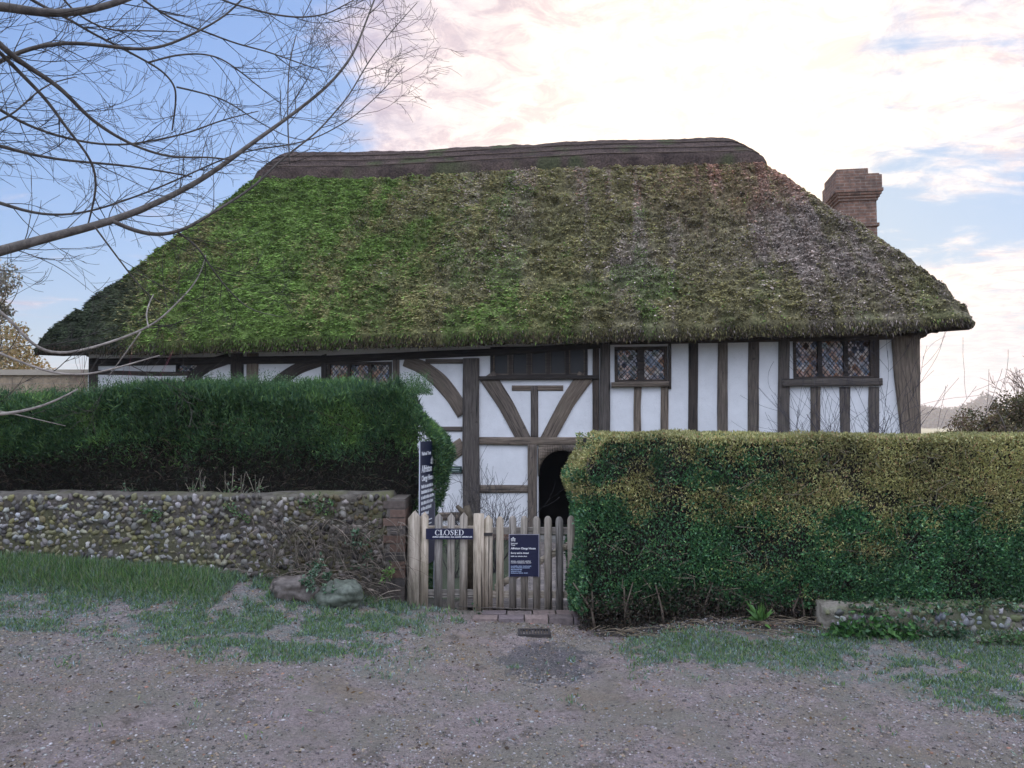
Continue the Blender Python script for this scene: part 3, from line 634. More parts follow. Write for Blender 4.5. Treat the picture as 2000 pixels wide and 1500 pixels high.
# wall plate below the eaves and ground sill
timber([(180, 708, 16), (640, 702, 16), (1000, 686, 14), (1180, 674, 12)], 'wall_plate', D_, 0.05, 0.05)
timber([(1180, 668, 12), (1500, 662, 12), (1790, 656, 12)], 'wall_plate', D_, 0.05, 0.05)
timber([(832, 706, 9), (905, 706, 9)], 'rail', M_beam, 0.04)
timber([(178, 727, 10), (300, 730, 9), (372, 730, 8)], 'rail', D_, 0.03)
timber([(183, 700, 20), (183, 900, 20)], 'post', D_)
timber([(358, 768, 24), (378, 735, 24), (404, 714, 24), (448, 700, 22)], 'brace', D_, 0.03)
timber([(391, 720, 8), (391, 900, 8)], 'stud', D_, 0.025)
timber([(426, 760, 9), (428, 900, 9)], 'stud', D_, 0.025)
timber([(464, 690, 28), (463, 1000, 26)], 'post', D_, 0.05)
timber([(494, 690, 26), (490, 1000, 24)], 'post', M_beam, 0.04)
timber([(520, 772, 26), (548, 742, 26), (585, 718, 24), (640, 701, 22)], 'brace', D_, 0.03)
timber([(633, 700, 12), (633, 1000, 12)], 'stud', D_, 0.035)
timber([(774, 700, 14), (774, 1000, 14)], 'stud', M_beam, 0.035)
timber([(790, 706, 20), (824, 716, 28), (858, 742, 32), (884, 773, 30), (906, 808, 30)], 'brace', M_beam, 0.03, 0.06)
timber([(921, 700, 32), (920, 860, 33), (923, 1110, 34)], 'post', M_beam, 0.07, 0.06)
timber([(780, 838, 10), (906, 838, 10)], 'rail', M_beam, 0.025)
timber([(906, 868, 32), (886, 881, 32), (850, 910, 30), (820, 950, 28)], 'brace', M_beam, 0.03, 0.06)
timber([(780, 922, 8), (906, 921, 8)], 'rail', M_beam, 0.02)
timber([(700, 1012, 16), (906, 1008, 16)], 'rail', M_beam, 0.03)
timber([(936, 739, 8), (1170, 737, 8)], 'rail', D_, 0.075, 0.03)
timber([(1000, 758, 11), (1100, 758, 11)], 'rail', M_beam, 0.022, 0.05)
timber([(951, 734, 34), (988, 790, 31), (1026, 864, 28)], 'brace', M_beam, 0.035, 0.06)
timber([(1144, 734, 32), (1108, 785, 30), (1066, 864, 28)], 'brace', M_beam, 0.035, 0.06)
timber([(1044, 754, 15), (1044, 856, 15)], 'stud', M_beam, 0.03, 0.06)
timber([(937, 861, 15), (1035, 862, 16), (1148, 861, 15)], 'rail', M_beam, 0.045, 0.06)
timber([(937, 955, 16), (1034, 955, 15)], 'rail', M_beam, 0.03, 0.06)
timber([(1040, 868, 18), (1040, 1120, 18)], 'door_post', M_beam, 0.06, 0.05)
timber([(1155, 868, 18), (1155, 1120, 18)], 'door_post', M_beam, 0.06, 0.05)
timber([(1164, 672, 13), (1163, 1000, 13)], 'stud', D_, 0.045)
timber([(1182, 668, 20), (1181, 1000, 20)], 'post', M_beam, 0.06, 0.08)
timber([(1246, 756, 15), (1244, 800, 14), (1248, 1000, 16)], 'stud', M_beam, 0.03, 0.18)
timber([(1298, 756, 15), (1297, 1000, 15)], 'stud', M_beam, 0.03, 0.15)
timber([(1308, 664, 6), (1308, 760, 6)], 'stud', D_, 0.03)
for cx_, w_ in ((1354, 18), (1412, 19), (1472, 21)):
    timber([(cx_, 658, w_), (cx_ - 1, 800, w_), (cx_ - 1, 1000, w_)], 'stud', D_ if cx_ < 1360 else M_beam, 0.035, 0.12)
timber([(1531, 658, 20), (1530, 800, 21), (1529, 1000, 22)], 'post', M_beam, 0.05, 0.08)
timber([(1592, 756, 18), (1593, 1000, 18)], 'stud', M_beam, 0.03, 0.14)
timber([(1650, 756, 19), (1651, 1000, 18)], 'stud', M_beam, 0.03, 0.14)
timber([(1706, 756, 18), (1707, 1000, 18)], 'stud', M_beam, 0.03, 0.12)
timber([(1711, 656, 11), (1711, 742, 11)], 'stud', D_, 0.03)
timber([(1767, 656, 48), (1771, 750, 42), (1778, 850, 34), (1780, 1000, 32)], 'corner_post', M_beam, 0.07, 0.05)
# windows
def window(key, nl, sill, lattice=True, mat=None, tone=None, mull=0.05, fr=0.05, rail=None):
    s0, s1, z0, z1 = WIN[key]; m = mat or D_
    w = bpy.data.objects.new('window', None); link(w, house); w.empty_display_size = 0.1
    f = MB(); yf, yb = -0.03, 0.09
    f.box(s0, s1, yf, yb, z1 - fr, z1); f.box(s0, s1, yf, yb, z0, z0 + fr); f.box(s0, s0 + fr, yf + 0.003, yb, z0 + fr, z1 - fr); f.box(s1 - fr, s1, yf + 0.003, yb, z0 + fr, z1 - fr)
    f.build('frame', m, w)
    lw = (s1 - s0 - 2 * fr - (nl - 1) * mull) / nl
    for i in range(nl):
        a = s0 + fr + i * (lw + mull); b = a + lw
        if i: mm = MB(); mm.box(a - mull, a, yf + 0.008, yb, z0 + fr, z1 - fr); mm.build('mullion', m, w)
        g = MB(); le = MB(); zz0, zz1 = z0 + fr, z1 - fr
        if lattice:
            dw, dh = 0.115, 0.15
            nxn = max(2, round((b - a) / dw)); dw = (b - a) / nxn; nzn = max(2, round((zz1 - zz0) / dh)); dh = (zz1 - zz0) / nzn
            # diamonds: centres on a checkerboard, each a slightly tilted quarry of glass, clipped to the light
            for ii in range(-1, 2 * nxn + 2):
                for jj in range(-1, 2 * nzn + 2):
                    if (ii + jj) % 2: continue
                    cx, cz = a + ii * dw / 2, zz0 + jj * dh / 2
                    tx, tz = random.gauss(0, 0.10), random.gauss(0.02, 0.10)
                    poly = [(cx - dw / 2, cz), (cx, cz - dh / 2), (cx + dw / 2, cz), (cx, cz + dh / 2)]
                    poly = [(min(max(p, a), b), min(max(q_, zz0), zz1)) for p, q_ in poly]
                    if max(p[0] for p in poly) - min(p[0] for p in poly) < 1e-4 or max(p[1] for p in poly) - min(p[1] for p in poly) < 1e-4: continue
                    Vq = [(p, 0.03 + (p - cx) * tx + (q_ - cz) * tz, q_) for p, q_ in poly]
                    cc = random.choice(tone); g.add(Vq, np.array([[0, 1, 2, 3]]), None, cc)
            # lead cames
            def came(x0, za, x1, zb):
                le.tube([(x0, 0.022, za), (x1, 0.022, zb)], 0.0065, 4)
            H_, Wd_ = zz1 - zz0, b - a
            for sgn in (1, -1):
                for kx in range(-nzn - 1, nxn + nzn + 2):
                    # line x = a + kx*dw + sgn*(z-zz0)*dw/dh
                    x0 = a + kx * dw; pts_ = []
                    za, zb = 0.0, H_
                    m_ = sgn * dw / dh
                    lo, hi = (a - x0) / m_, (b - x0) / m_
                    if lo > hi: lo, hi = hi, lo
                    za, zb = max(za, lo), min(zb, hi)
                    if zb - za > 0.01: came(x0 + m_ * za, zz0 + za, x0 + m_ * zb, zz0 + zb)
        else:
            g.add([(a, 0.04, zz0), (b, 0.04, zz0), (b, 0.045, zz1), (a, 0.045, zz1)], np.array([[0, 1, 2, 3]]), None, tone[i % len(tone)])
            for z_ in (zz0, zz1 - 0.022): le.box(a, b, 0.0, 0.035, z_, z_ + 0.022)
            for x_ in (a, b - 0.022): le.box(x_, x_ + 0.022, 0.002, 0.035, zz0 + 0.022, zz1 - 0.022)
        g.build('pane', M_glass if lattice else M_dim, w); le.build('leading' if lattice else 'casement', M_iron if lattice else M_beam, w)
    if sill:
        px0, px1, py0, py1 = sill; a = hp(px0, (py0 + py1) / 2); b = hp(px1, (py0 + py1) / 2)
        o = timber([(px0, (py0 + py1) / 2, py1 - py0), ((px0 + px1) / 2, (py0 + py1) / 2 - 1, py1 - py0), (px1, (py0 + py1) / 2 - 2, py1 - py0)], 'sill', M_beam, 0.10, 0.12)
        o.parent = w
    return w
reflect_tones = [(0.200, 0.100, 0.062), (0.088, 0.056, 0.044), (0.325, 0.163, 0.094), (0.037, 0.037, 0.040), (0.425, 0.338, 0.275), (0.100, 0.106, 0.138)]  # warm and pale reflections put into the pane colours
window('hall', 2, (1194, 1306, 747, 757), tone=reflect_tones, mull=0.12, fr=0.055)
window('parlour', 3, (1526, 1720, 741, 755), tone=reflect_tones, mull=0.07, fr=0.05)
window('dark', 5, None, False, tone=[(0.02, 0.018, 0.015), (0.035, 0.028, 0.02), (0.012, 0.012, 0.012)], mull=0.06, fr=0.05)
window('left', 3, None, tone=reflect_tones, mull=0.06, fr=0.05)
window('far', 1, None, tone=reflect_tones, fr=0.02)
# arched door opening: spandrels cut in a plank
ds0, ds1 = hs(1049), hs(1147); dzt = hp(1098, 866)[1]
xa, xb = hs(1052), hs(1144); zs = hp(1098, 930)[1]; zp = hp(1098, 880)[1]; xm = (xa + xb) / 2
def arch(n=14):
    L_ = []
    for i in range(n + 1):
        u = i / n; x_ = xa + (xm - xa) * (1 - math.cos(u * math.pi / 2)); z_ = zs + (zp - zs) * (math.sin(u * math.pi / 2) ** 0.9)
        L_.append((x_, z_))
    return L_
AL = arch(); AR = [(2 * xm - x_, z_) for x_, z_ in AL]
dr = bpy.data.objects.new('doorway', None); link(dr, house)
for pts_, rev in ((AL, False), (AR, True)):
    poly = [(ds0 if not rev else ds1, zs), *pts_, (xm, dzt), (ds0 if not rev else ds1, dzt)]
    if rev: poly = poly[::-1]
    sp_ = MB()
    # strip of quads between the arch curve and the head
    top_ = [(p[0], dzt) for p in pts_]
    for i in range(len(pts_) - 1):
        q4 = [pts_[i], pts_[i + 1], top_[i + 1], top_[i]]
        if rev: q4 = q4[::-1]
        sp_.prism(q4, -0.045, 0.12)
    sp_.build('spandrel', M_beam, dr)
# door leaf standing open inside
dl_ = MB(); dl_.box(xb - 0.10, xb - 0.05, 0.22, 1.05, 0.02, zp - 0.05); dl_.build('door_leaf', D_, dr)
ds_ = MB(); ds_.box(xa - 0.1, xb + 0.1, -0.35, 0.1, -0.02, 0.10); ds_.build('doorstep', mat_plain('step_stone', (0.2, 0.19, 0.17), 0.9), dr)
# rafters' dark underside closure between wall and eave
sf = MB(); sf.box(eaveL + 0.5, eaveR - 0.5, -0.30, 0.0, WT - 0.02, WT + 0.04); sf.build('soffit', D_, house)

# chimney
chim = bpy.data.objects.new('chimney', None); link(chim, house)
tc_ = 4.3
cx0 = hp(1640, 400, tc_)[0]; cx1 = hp(1712, 400, tc_)[0]; zc = lambda py: hp(1670, py, tc_)[1]
dpt = (cx1 - cx0) * 1.15
b = MB(); b.box(cx0, cx1, tc_, tc_ + dpt, zc(640), zc(392)); b.build('stack', M_brick, chim)
b = MB(); b.box(cx0 - 0.04, cx1 + 0.04, tc_ - 0.04, tc_ + dpt + 0.04, zc(443), zc(437)); b.build('band', M_brick, chim)
b = MB(); zz = [392, 387, 382, 377, 371]
for i in range(4): o_ = 0.03 + 0.03 * i; b.box(cx0 - o_, cx1 + o_, tc_ - o_, tc_ + dpt + o_, zc(zz[i]), zc(zz[i + 1]))
b.box(cx0 - 0.10, cx1 + 0.10, tc_ - 0.10, tc_ + dpt + 0.10, zc(371), zc(345))
b.build('corbel', M_brick, chim)
b = MB(); b.box(cx0 - 0.07, cx0 + 0.62, tc_ - 0.06, tc_ + dpt + 0.02, zc(345), zc(331)); b.box(cx0 + 0.62, cx1 + 0.06, tc_ - 0.05, tc_ + dpt, zc(345), zc(341)); b.build('cap', M_brick, chim)

# ------------------------------------------------------------------ flint walls
def flint_wall(name, label, x0, x1, y0, y1, ztop, zbot_fn, dens, pal, pw, mortar, szr=(0.016, 0.034)):
    w = thing(name, label, 'wall', ((x0 + x1) / 2, (y0 + y1) / 2, float(zbot_fn((x0 + x1) / 2))))
    o = np.array(w.location)
    n = int((x1 - x0) / 0.05); xs_ = np.linspace(x0, x1, n); zb = zbot_fn(xs_) - 0.25
    m = 22; vv = np.linspace(0, 1, m)
    X, Vv = np.meshgrid(xs_, vv); ztx = ztop + 0.03 * (fbm(xs_ * 1.3, xs_ * 0, 0, 3, 14) - 0.5)
    Z = zb[None] * (1 - Vv) + ztx[None] * Vv
    Yf = y0 + 0.025 * (fbm(X * 9, Z * 9, 0, 4, 15) - 0.5) + 0.02 * sstep(Vv, 0.95, 1)
    Vf = np.stack([X, Yf, Z], -1).reshape(-1, 3)
    # top rows and back
    Yt = np.full((3, n), 0.0); rowsT = []
    for k_, (yy, dz) in enumerate(((y0 + 0.12, 0.02), (y0 + (y1 - y0) * 0.6, 0.03), (y1, -0.02), (y1, -1.2))):
        rowsT.append(np.stack([xs_, np.full(n, yy), ztx + dz + 0.02 * (fbm(xs_ * 7, xs_ * 0 + k_, 0, 2, 3) - 0.5)], 1))
    Va = np.vstack([Vf] + rowsT); mm_ = m + 4
    I_ = (np.arange(mm_ - 1)[:, None] * n + np.arange(n - 1)[None]).ravel()
    Fs = [np.stack([I_, I_ + 1, I_ + n + 1, I_ + n], 1), (np.arange(mm_) * n)[None, :], (np.arange(mm_)[::-1] * n + n - 1)[None, :]]
    mesh_np('mortar', Va - o, Fs, mortar, w, smooth=True)
    # stones in rough courses
    pts = []; z = float(zbot_fn(x1)) - 0.12; row = 0
    while z < ztop + 0.008:
        x = x0 + random.uniform(0, 0.05)
        while x < x1 - 0.02:
            zz_ = z + random.gauss(0, 0.011)
            if zz_ > float(zbot_fn(x)) - 0.08 and random.random() < dens: pts.append((x, zz_, random.uniform(*szr)))
            x += random.uniform(0.034, 0.062)
        z += random.uniform(0.036, 0.048); row += 1
    A = np.array(pts); n_ = len(A)
    P = np.stack([A[:, 0], y0 + 0.006 + 0 * A[:, 0], A[:, 1]], 1) - o
    sz3 = np.stack([A[:, 2] * RNG.uniform(0.85, 1.35, n_), A[:, 2] * 0.75, A[:, 2] * RNG.uniform(0.6, 0.95, n_)], 1)
    col = pal(A[:, 0], A[:, 1], n_)
    V, Fa, C = rocks(P, sz3, col, 2, 0.17, keepz=True)
    mesh_np('flint_stones', V, Fa, M_stone, w, col=C, smooth=False)
    return w
def pal_left(x, z, n):
    c = pick([(0.214, 0.201, 0.182), (0.142, 0.130, 0.110), (0.324, 0.311, 0.292), (0.077, 0.071, 0.065), (0.168, 0.149, 0.077), (0.427, 0.415, 0.401)], n, 0.2, [5, 5, 3.0, 4, 4, 1.8])
    k = sstep(-x, 1.2, 3.0)[:, None]          # cleaner stones and yellow lichen towards the far end
    dirty = c * np.array((0.62, 0.55, 0.48)); lic = (RNG.uniform(0, 1, n) < 0.3)[:, None] * k
    c = dirty * 0.9 * (1 - k) + c * 1.15 * k
    return c * (1 - lic * 0.5) + np.array((0.30, 0.28, 0.10)) * lic * 0.5
def mortar_mat(name, a, b_, g):
    m, t, b = new_mat(name); n = obj_noise(t, 11, 8, 0.7); n2_ = obj_noise(t, 2.5, 5, 0.6)
    c = mixc(t, maprange(t, n, 0.3, 0.7), a, b_); c = mixc(t, math_(t, 'MULTIPLY', maprange(t, n2_, 0.45, 0.6), 0.7), c, g)
    L(t, c, b.inputs['Base Color']); b.inputs['Roughness'].default_value = 0.95; bump(t, b, n, 0.8, 0.03); return m
WX1 = float(at(764, 1000, 6.4)[0])
fw = flint_wall('flint_wall', 'knee high grey flint wall below the dark yew hedge, ending in a brick pier', -7.6, WX1, 6.36, 6.72, 0.985, lambda x: gz(x, np.zeros_like(np.asarray(x, float)) + 6.3), 0.93, pal_left, None, mortar_mat('wall_mortar', (0.05, 0.04, 0.03), (0.17, 0.15, 0.12), (0.12, 0.12, 0.05)))
pb = MB(); o = np.array(fw.location); px0, px1 = WX1 + 0.002, float(at(795, 1000, 6.4)[0]) - 0.004
z = -0.06; r_ = 0
while z < 0.93:
    cut = random.uniform(0.35, 0.65)
    cols_ = [(0.15, 0.095, 0.07), (0.11, 0.085, 0.07), (0.09, 0.075, 0.065), (0.20, 0.12, 0.085)]
    w_ = px1 - px0
    for a_, b_ in ((px0 - (0.06 if r_ % 2 else 0.0), px0 + w_ * (0.98)),):
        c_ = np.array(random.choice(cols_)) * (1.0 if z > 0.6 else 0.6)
        pb.box(a_ - o[0], b_ - o[0], 6.335 - o[1] + random.uniform(-0.004, 0.004), 6.74 - o[1], z - o[2], z + 0.062 - o[2], c_)
    z += 0.073; r_ += 1
pb.box(px0 - 0.03 - o[0], px1 - 0.008 - o[0], 6.345 - o[1], 6.73 - o[1], -0.1 - o[2], 0.97 - o[2], (0.14, 0.12, 0.10))
pb.build('brick_pier', M_stone, fw)
def pal_right(x, z, n):
    return pick([(0.270, 0.255, 0.240), (0.195, 0.180, 0.150), (0.360, 0.345, 0.330), (0.120, 0.112, 0.098), (0.165, 0.180, 0.090), (0.315, 0.330, 0.345)], n, 0.2)
flint_wall('low_flint_wall', 'low mossy flint wall at the foot of the right box hedge', 2.40, 6.8, 5.74, 6.02, 0.20, lambda x: gz(x, np.zeros_like(np.asarray(x, float)) + 5.66), 0.72, pal_right, None, mortar_mat('low_wall_mortar', (0.14, 0.12, 0.09), (0.30, 0.27, 0.22), (0.09, 0.12, 0.04)))

# ------------------------------------------------------------------ hedges
def hedge_core(name, x0, x1, y0, y1, z0, z1, mat, parent, o, amp=0.07, inset=0.1, dip=0.0):
    ins_top = 0.035
    """lumpy twiggy body inside the leaves"""
    x0, x1, y0, y1, z1 = x0 + inset, x1 - inset, y0 + inset, y1 - inset, z1 - ins_top
    b = MB()
    def face(fn, nu, nv):
        U, Vv = np.meshgrid(np.linspace(0, 1, nu), np.linspace(0, 1, nv)); P = fn(U, Vv)
        P[..., 2] = P[..., 2] - dip * sstep(-P[..., 0], 3.75, 4.15) * sstep(P[..., 2], 1.2, 1.9)
        P = P + amp * (np.stack([fbm(P[..., 0] * 4, P[..., 1] * 4, P[..., 2] * 4, 3, k_) for k_ in (1, 2, 3)], -1) - 0.5)
        I_ = (np.arange(nv - 1)[:, None] * nu + np.arange(nu - 1)[None]).ravel()
        b.add(P.reshape(-1, 3) - o, np.stack([I_, I_ + 1, I_ + nu + 1, I_ + nu], 1))
    nx_ = int((x1 - x0) / 0.08)
    face(lambda u, v: np.stack([x0 + (x1 - x0) * u, y0 + 0 * u, z0 + (z1 - z0) * v], -1), nx_, 18)
    face(lambda u, v: np.stack([x0 + (x1 - x0) * u, y1 + 0 * u, z0 + (z1 - z0) * v], -1), nx_, 18)
    face(lambda u, v: np.stack([x0 + (x1 - x0) * u, y0 + (y1 - y0) * v, z1 + 0 * u], -1), nx_, 12)
    face(lambda u, v: np.stack([x0 + 0 * u, y0 + (y1 - y0) * u, z0 + (z1 - z0) * v], -1), 12, 18)
    face(lambda u, v: np.stack([x1 + 0 * u, y0 + (y1 - y0) * u, z0 + (z1 - z0) * v], -1), 12, 18)
    return b.build(name, mat, parent)
M_core = mat_plain('hedge_inside', (0.022, 0.018, 0.013), 0.95, 30, 0.6, 0.6)
# --- yew hedge
hx0, hx1, hy0, hy1, hz0, hz1 = -8.0, -0.80, 6.80, 7.9, 0.0, 1.93
yew = thing('yew_hedge', 'dark green yew hedge with shaggy upright shoots behind the flint wall', 'hedge', ((hx0 + hx1) / 2, (hy0 + hy1) / 2, -0.3))
o = np.array(yew.location)
hedge_core('stems', hx0, hx1, hy0, hy1, -0.3, hz1, M_core, yew, o, 0.10, 0.18, 0.16)
def yew_surf(n, top_bias=0.30, end=0.14):
    r = RNG.uniform(0, 1, n); x = RNG.uniform(hx0, hx1, n); y = RNG.uniform(hy0, hy1, n); z = RNG.uniform(0.55, 1, n)
    z = 0.75 + (hz1 - 0.75) * RNG.uniform(0, 1, n) ** 0.75
    f = r < 1 - top_bias - end; tp = (r >= 1 - top_bias - end) & (r < 1 - end); en = r >= 1 - end
    y = np.where(f, hy0, y); z = np.where(tp, hz1, z); x = np.where(en, hx1, x)
    z = np.where(en & (RNG.uniform(0, 1, n) < 0.3), RNG.uniform(0.0, 0.9, n), z)
    P = np.stack([x, y, z], 1)
    Nn = np.stack([en * 1.0, -1.0 * f, tp * 1.0], 1)
    lump = fbm(P[:, 0] * 2.2, P[:, 1] * 2.2, P[:, 2] * 2.2, 4, 101) - 0.5
    P = P + Nn * (lump * 0.42)[:, None] - Nn * (RNG.uniform(0, 1, n) ** 2 * 0.10)[:, None]
    # rounded shoulder at the gate end, leaning out a little half way up
    cr = sstep(P[:, 0], hx1 - 0.30, hx1) * sstep(P[:, 2], hz1 - 0.45, hz1); P[:, 0] -= cr * 0.22
    P[:, 0] += (0.16 * np.exp(-((P[:, 2] - 1.25) / 0.32) ** 2)) * sstep(P[:, 0], hx1 - 0.6, hx1)
    P[:, 2] -= (0.14 * sstep(-P[:, 0], 3.75, 4.15) - 0.02 * np.sin(P[:, 0] * 1.7)) * sstep(P[:, 2], 1.2, 1.9)
    return P, Nn, f, tp, en
P, Nn, f, tp, en = yew_surf(190000)
up = np.array((0, 0, 1.0)); zf = sstep(P[:, 2], 0.95, 1.75)
fr_ = sstep(P[:, 2] + 0.5 * (fbm(P[:, 0] * 1.8, P[:, 2] * 1.8, 0, 3, 7) - 0.5), 1.0, 1.5)
keep = RNG.uniform(0, 1, len(P)) < np.where(f, 0.34 + 0.66 * fr_, 1.0)          # the lower face is thin and twiggy
P, Nn, f, tp, en, zf, fr_ = [a[keep] for a in (P, Nn, f, tp, en, zf, fr_)]
D = Nn * 0.7 + up * (0.25 + 0.9 * zf)[:, None] * np.where(f, 1, 0.8)[:, None] + np.array((0.1, 0, 0))
ln = RNG.uniform(0.025, 0.075, len(P)) * (1 + 0.4 * tp); wd = RNG.uniform(0.005, 0.012, len(P))
gcol = pick([(0.069, 0.147, 0.059), (0.098, 0.186, 0.059), (0.043, 0.101, 0.051), (0.147, 0.244, 0.069)], len(P), 0.25, [4, 3, 4, 1.2])
cl_ = fbm(P[:, 0] * 2.4, P[:, 1] * 3, P[:, 2] * 2.4, 3, 202)[:, None]; gcol = gcol * (0.35 + 1.3 * cl_) + np.array((0.05, 0.07, 0.0)) * sstep(cl_, 0.55, 0.7)
bcol = pick([(0.045, 0.036, 0.026), (0.030, 0.042, 0.021), (0.083, 0.063, 0.045)], len(P), 0.3, [3, 4, 1])  # dead brown lower growth, darkened further to carry the shade there
k = (fr_ + RNG.uniform(-0.35, 0.35, len(P)) > 0.42)[:, None] | ~f[:, None]
V1, F1, C1 = leaf_mesh(P, D, ln, wd, np.where(k, gcol, bcol), 0.15, 0.8)
# long upright shoots of the unclipped top and shoulders
n = 9000; sx_ = RNG.uniform(hx0, hx1 - 0.02, n); sy_ = hy0 + RNG.uniform(-0.08, 1.0, n) ** 1; szz = hz1 - RNG.uniform(0.0, 0.5, n) * (sy_ < hy0 + 0.1); szz = szz - 0.15 * sstep(-sx_, 3.75, 4.15)
pr = RNG.uniform(0, 1, n) < (0.3 + 0.7 * sstep(fbm(sx_ * 1.5, sx_ * 0, 0, 3, 9), 0.4, 0.6)); sx_, sy_, szz = sx_[pr], sy_[pr], szz[pr]; n = len(sx_)
SV, SC = [], []
hl = RNG.uniform(0.05, 0.19, n) * (0.6 + 0.9 * fbm(sx_ * 2.5, sx_ * 0, 0, 3, 19)); lean = RNG.normal(0, 0.16, (n, 2)); base_ = np.stack([sx_, sy_, szz - 0.03], 1)
K = 9
for k_ in range(K):
    u = (k_ + 0.5) / K; Pk = base_ + np.stack([lean[:, 0] * hl * u, lean[:, 1] * hl * u - (sy_ < hy0 + 0.1) * 0.03 * u, hl * u], 1)
    SV.append(Pk); SC.append(pick([(0.075, 0.150, 0.053), (0.105, 0.195, 0.060), (0.053, 0.112, 0.045)], n, 0.2))
SV = np.vstack(SV); SC = np.vstack(SC)
Dd = np.column_stack([RNG.normal(0, 1, (len(SV), 2)), RNG.uniform(0.5, 1.6, len(SV))])
V2, F2, C2 = leaf_mesh(SV, unit(Dd), RNG.uniform(0.018, 0.034, len(SV)), RNG.uniform(0.004, 0.008, len(SV)), SC, 0.1, 0.1)
mesh_np('foliage', np.vstack([V1, V2]) - o, [np.vstack([F1, F2 + len(V1)])], M_leaf, yew, col=np.vstack([C1, C2]))
tw = MB()
for i in range(420):
    x = random.uniform(hx0 + 2, hx1); z = random.uniform(0.95, 1.7) ; y = hy0 + random.uniform(0.0, 0.08)
    p = np.array((x, y + 0.04, z)); d = np.array((random.gauss(0, 0.6), -0.25, random.uniform(-0.2, 1)))
    pts_ = [p + d * k_ * 0.04 + np.array((0, 0, -0.004 * k_ * k_)) for k_ in range(5)]
    tw.tube(np.array(pts_) - o, np.linspace(0.004, 0.0015, 5), 4, (0.11, 0.085, 0.06))
o2 = tw.build('twigs', M_bark, yew); o2['kind'] = 'stuff'

# --- box hedge on the right
bx0, bx1, by0, by1, bz1 = 0.50, 6.6, 5.92, 6.95, 1.52
box = thing('box_hedge', 'wide clipped olive and green box hedge to the right of the gate', 'hedge', ((bx0 + bx1) / 2, (by0 + by1) / 2, 0))
o = np.array(box.location)
hedge_core('stems', bx0, bx1, by0, by1, 0.16, bz1, M_core, box, o, 0.10, 0.155)
n = 260000; r = RNG.uniform(0, 1, n); x = RNG.uniform(bx0, bx1, n); y = RNG.uniform(by0, by1, n); z = RNG.uniform(0.02, bz1, n)
f = r < 0.66; tp = (r >= 0.66) & (r < 0.90); en = r >= 0.90
y = np.where(f, by0, y); z = np.where(tp, bz1, z); x = np.where(en, bx0, x)
P = np.stack([x, y, z], 1); Nn = np.stack([-1.0 * en, -1.0 * f, 1.0 * tp], 1)
lump = fbm(x * 2.6, y * 2.6, z * 2.6, 4, 131) - 0.5; big = fbm(x * 0.8, y * 0.8, z * 0.8, 2, 132) - 0.5
P = P + Nn * np.maximum((lump * 0.30 + big * 0.24) * np.where(tp, 0.28, 1), -0.05)[:, None] - Nn * (RNG.uniform(0, 1, n) ** 2 * 0.06)[:, None]
P[:, 1] += 0.10 * sstep(z, bz1 - 0.12, bz1) * f; P[:, 0] += 0.16 * sstep(z, bz1 - 0.35, bz1) * sstep(bx0 + 0.3 - x, 0, 0.3); P[:, 2] -= 0.10 * sstep(bx0 + 0.25 - x, 0, 0.25) * tp
P[:, 1] += 0.08 * (1 - sstep(z, 0.1, 0.45)) * f * (x < 2.3)
# ragged lower hem
hem = 0.06 + 0.10 * fbm(x * 2, x * 0, 0, 3, 5) + 0.08 * sstep(x, 1.6, 3.0)
k = (P[:, 2] > hem); 
patch = fbm(x * 0.75, z * 1.1 + 4, 0, 3, 140) + (fbm(x * 5, z * 5, 0, 3, 141) - 0.5) * 0.35
frt = sstep(1.0 - 0.55 * (x - 0.9), 0.0, 0.7) * (1 - 0.7 * sstep(z, bz1 - 0.22, bz1))        # greener at the gate end
lowz = 1 - sstep(z + (patch - 0.5) * 1.5, 0.52, 0.88)
gsel = np.clip(np.maximum(lowz, frt * sstep(patch, 0.36, 0.52)), 0, 1)
gsel = np.where(tp, 0.0, gsel)
isg = RNG.uniform(0, 1, n) < gsel
olive = pick([(0.355, 0.343, 0.130), (0.473, 0.425, 0.166), (0.236, 0.248, 0.095), (0.567, 0.450, 0.201), (0.403, 0.236, 0.119)], n, 0.12, [5, 2, 2, 0.4, 0.5])
green = pick([(0.064, 0.170, 0.068), (0.095, 0.222, 0.075), (0.043, 0.110, 0.055), (0.191, 0.319, 0.106)], n, 0.25, [4, 2.5, 3, 0.8])
cl_ = fbm(x * 3.6, y * 3, z * 3.6, 4, 203)[:, None]; col = np.where(isg[:, None], green, olive) * (0.30 + 1.4 * cl_)
red_ = (sstep(fbm(x * 1.1 + 9, z * 1.4, 0, 3, 207), 0.60, 0.68) * 0.7)[:, None] * (~isg)[:, None]; col = col * (1 - red_) + red_ * col.mean(1, keepdims=True) * np.array((1.7, 0.95, 0.6))
bare = (fbm(x * 3.1, z * 3.1, 0, 3, 150) < 0.40) & ~tp & (RNG.uniform(0, 1, n) < 0.6)
k &= ~bare
D = Nn * 0.5 + np.array((0, -0.05, 0.65))[None]
ln = np.where(isg, RNG.uniform(0.016, 0.034, n), RNG.uniform(0.016, 0.036, n)); wd = np.where(isg, RNG.uniform(0.009, 0.018, n), RNG.uniform(0.006, 0.012, n))
V, Fa, C = leaf_mesh(P[k], D[k], ln[k], wd[k], col[k], 0.22, 0.6)
mesh_np('foliage', V - o, Fa, M_leaf_gloss, box, col=C)
tw = MB()
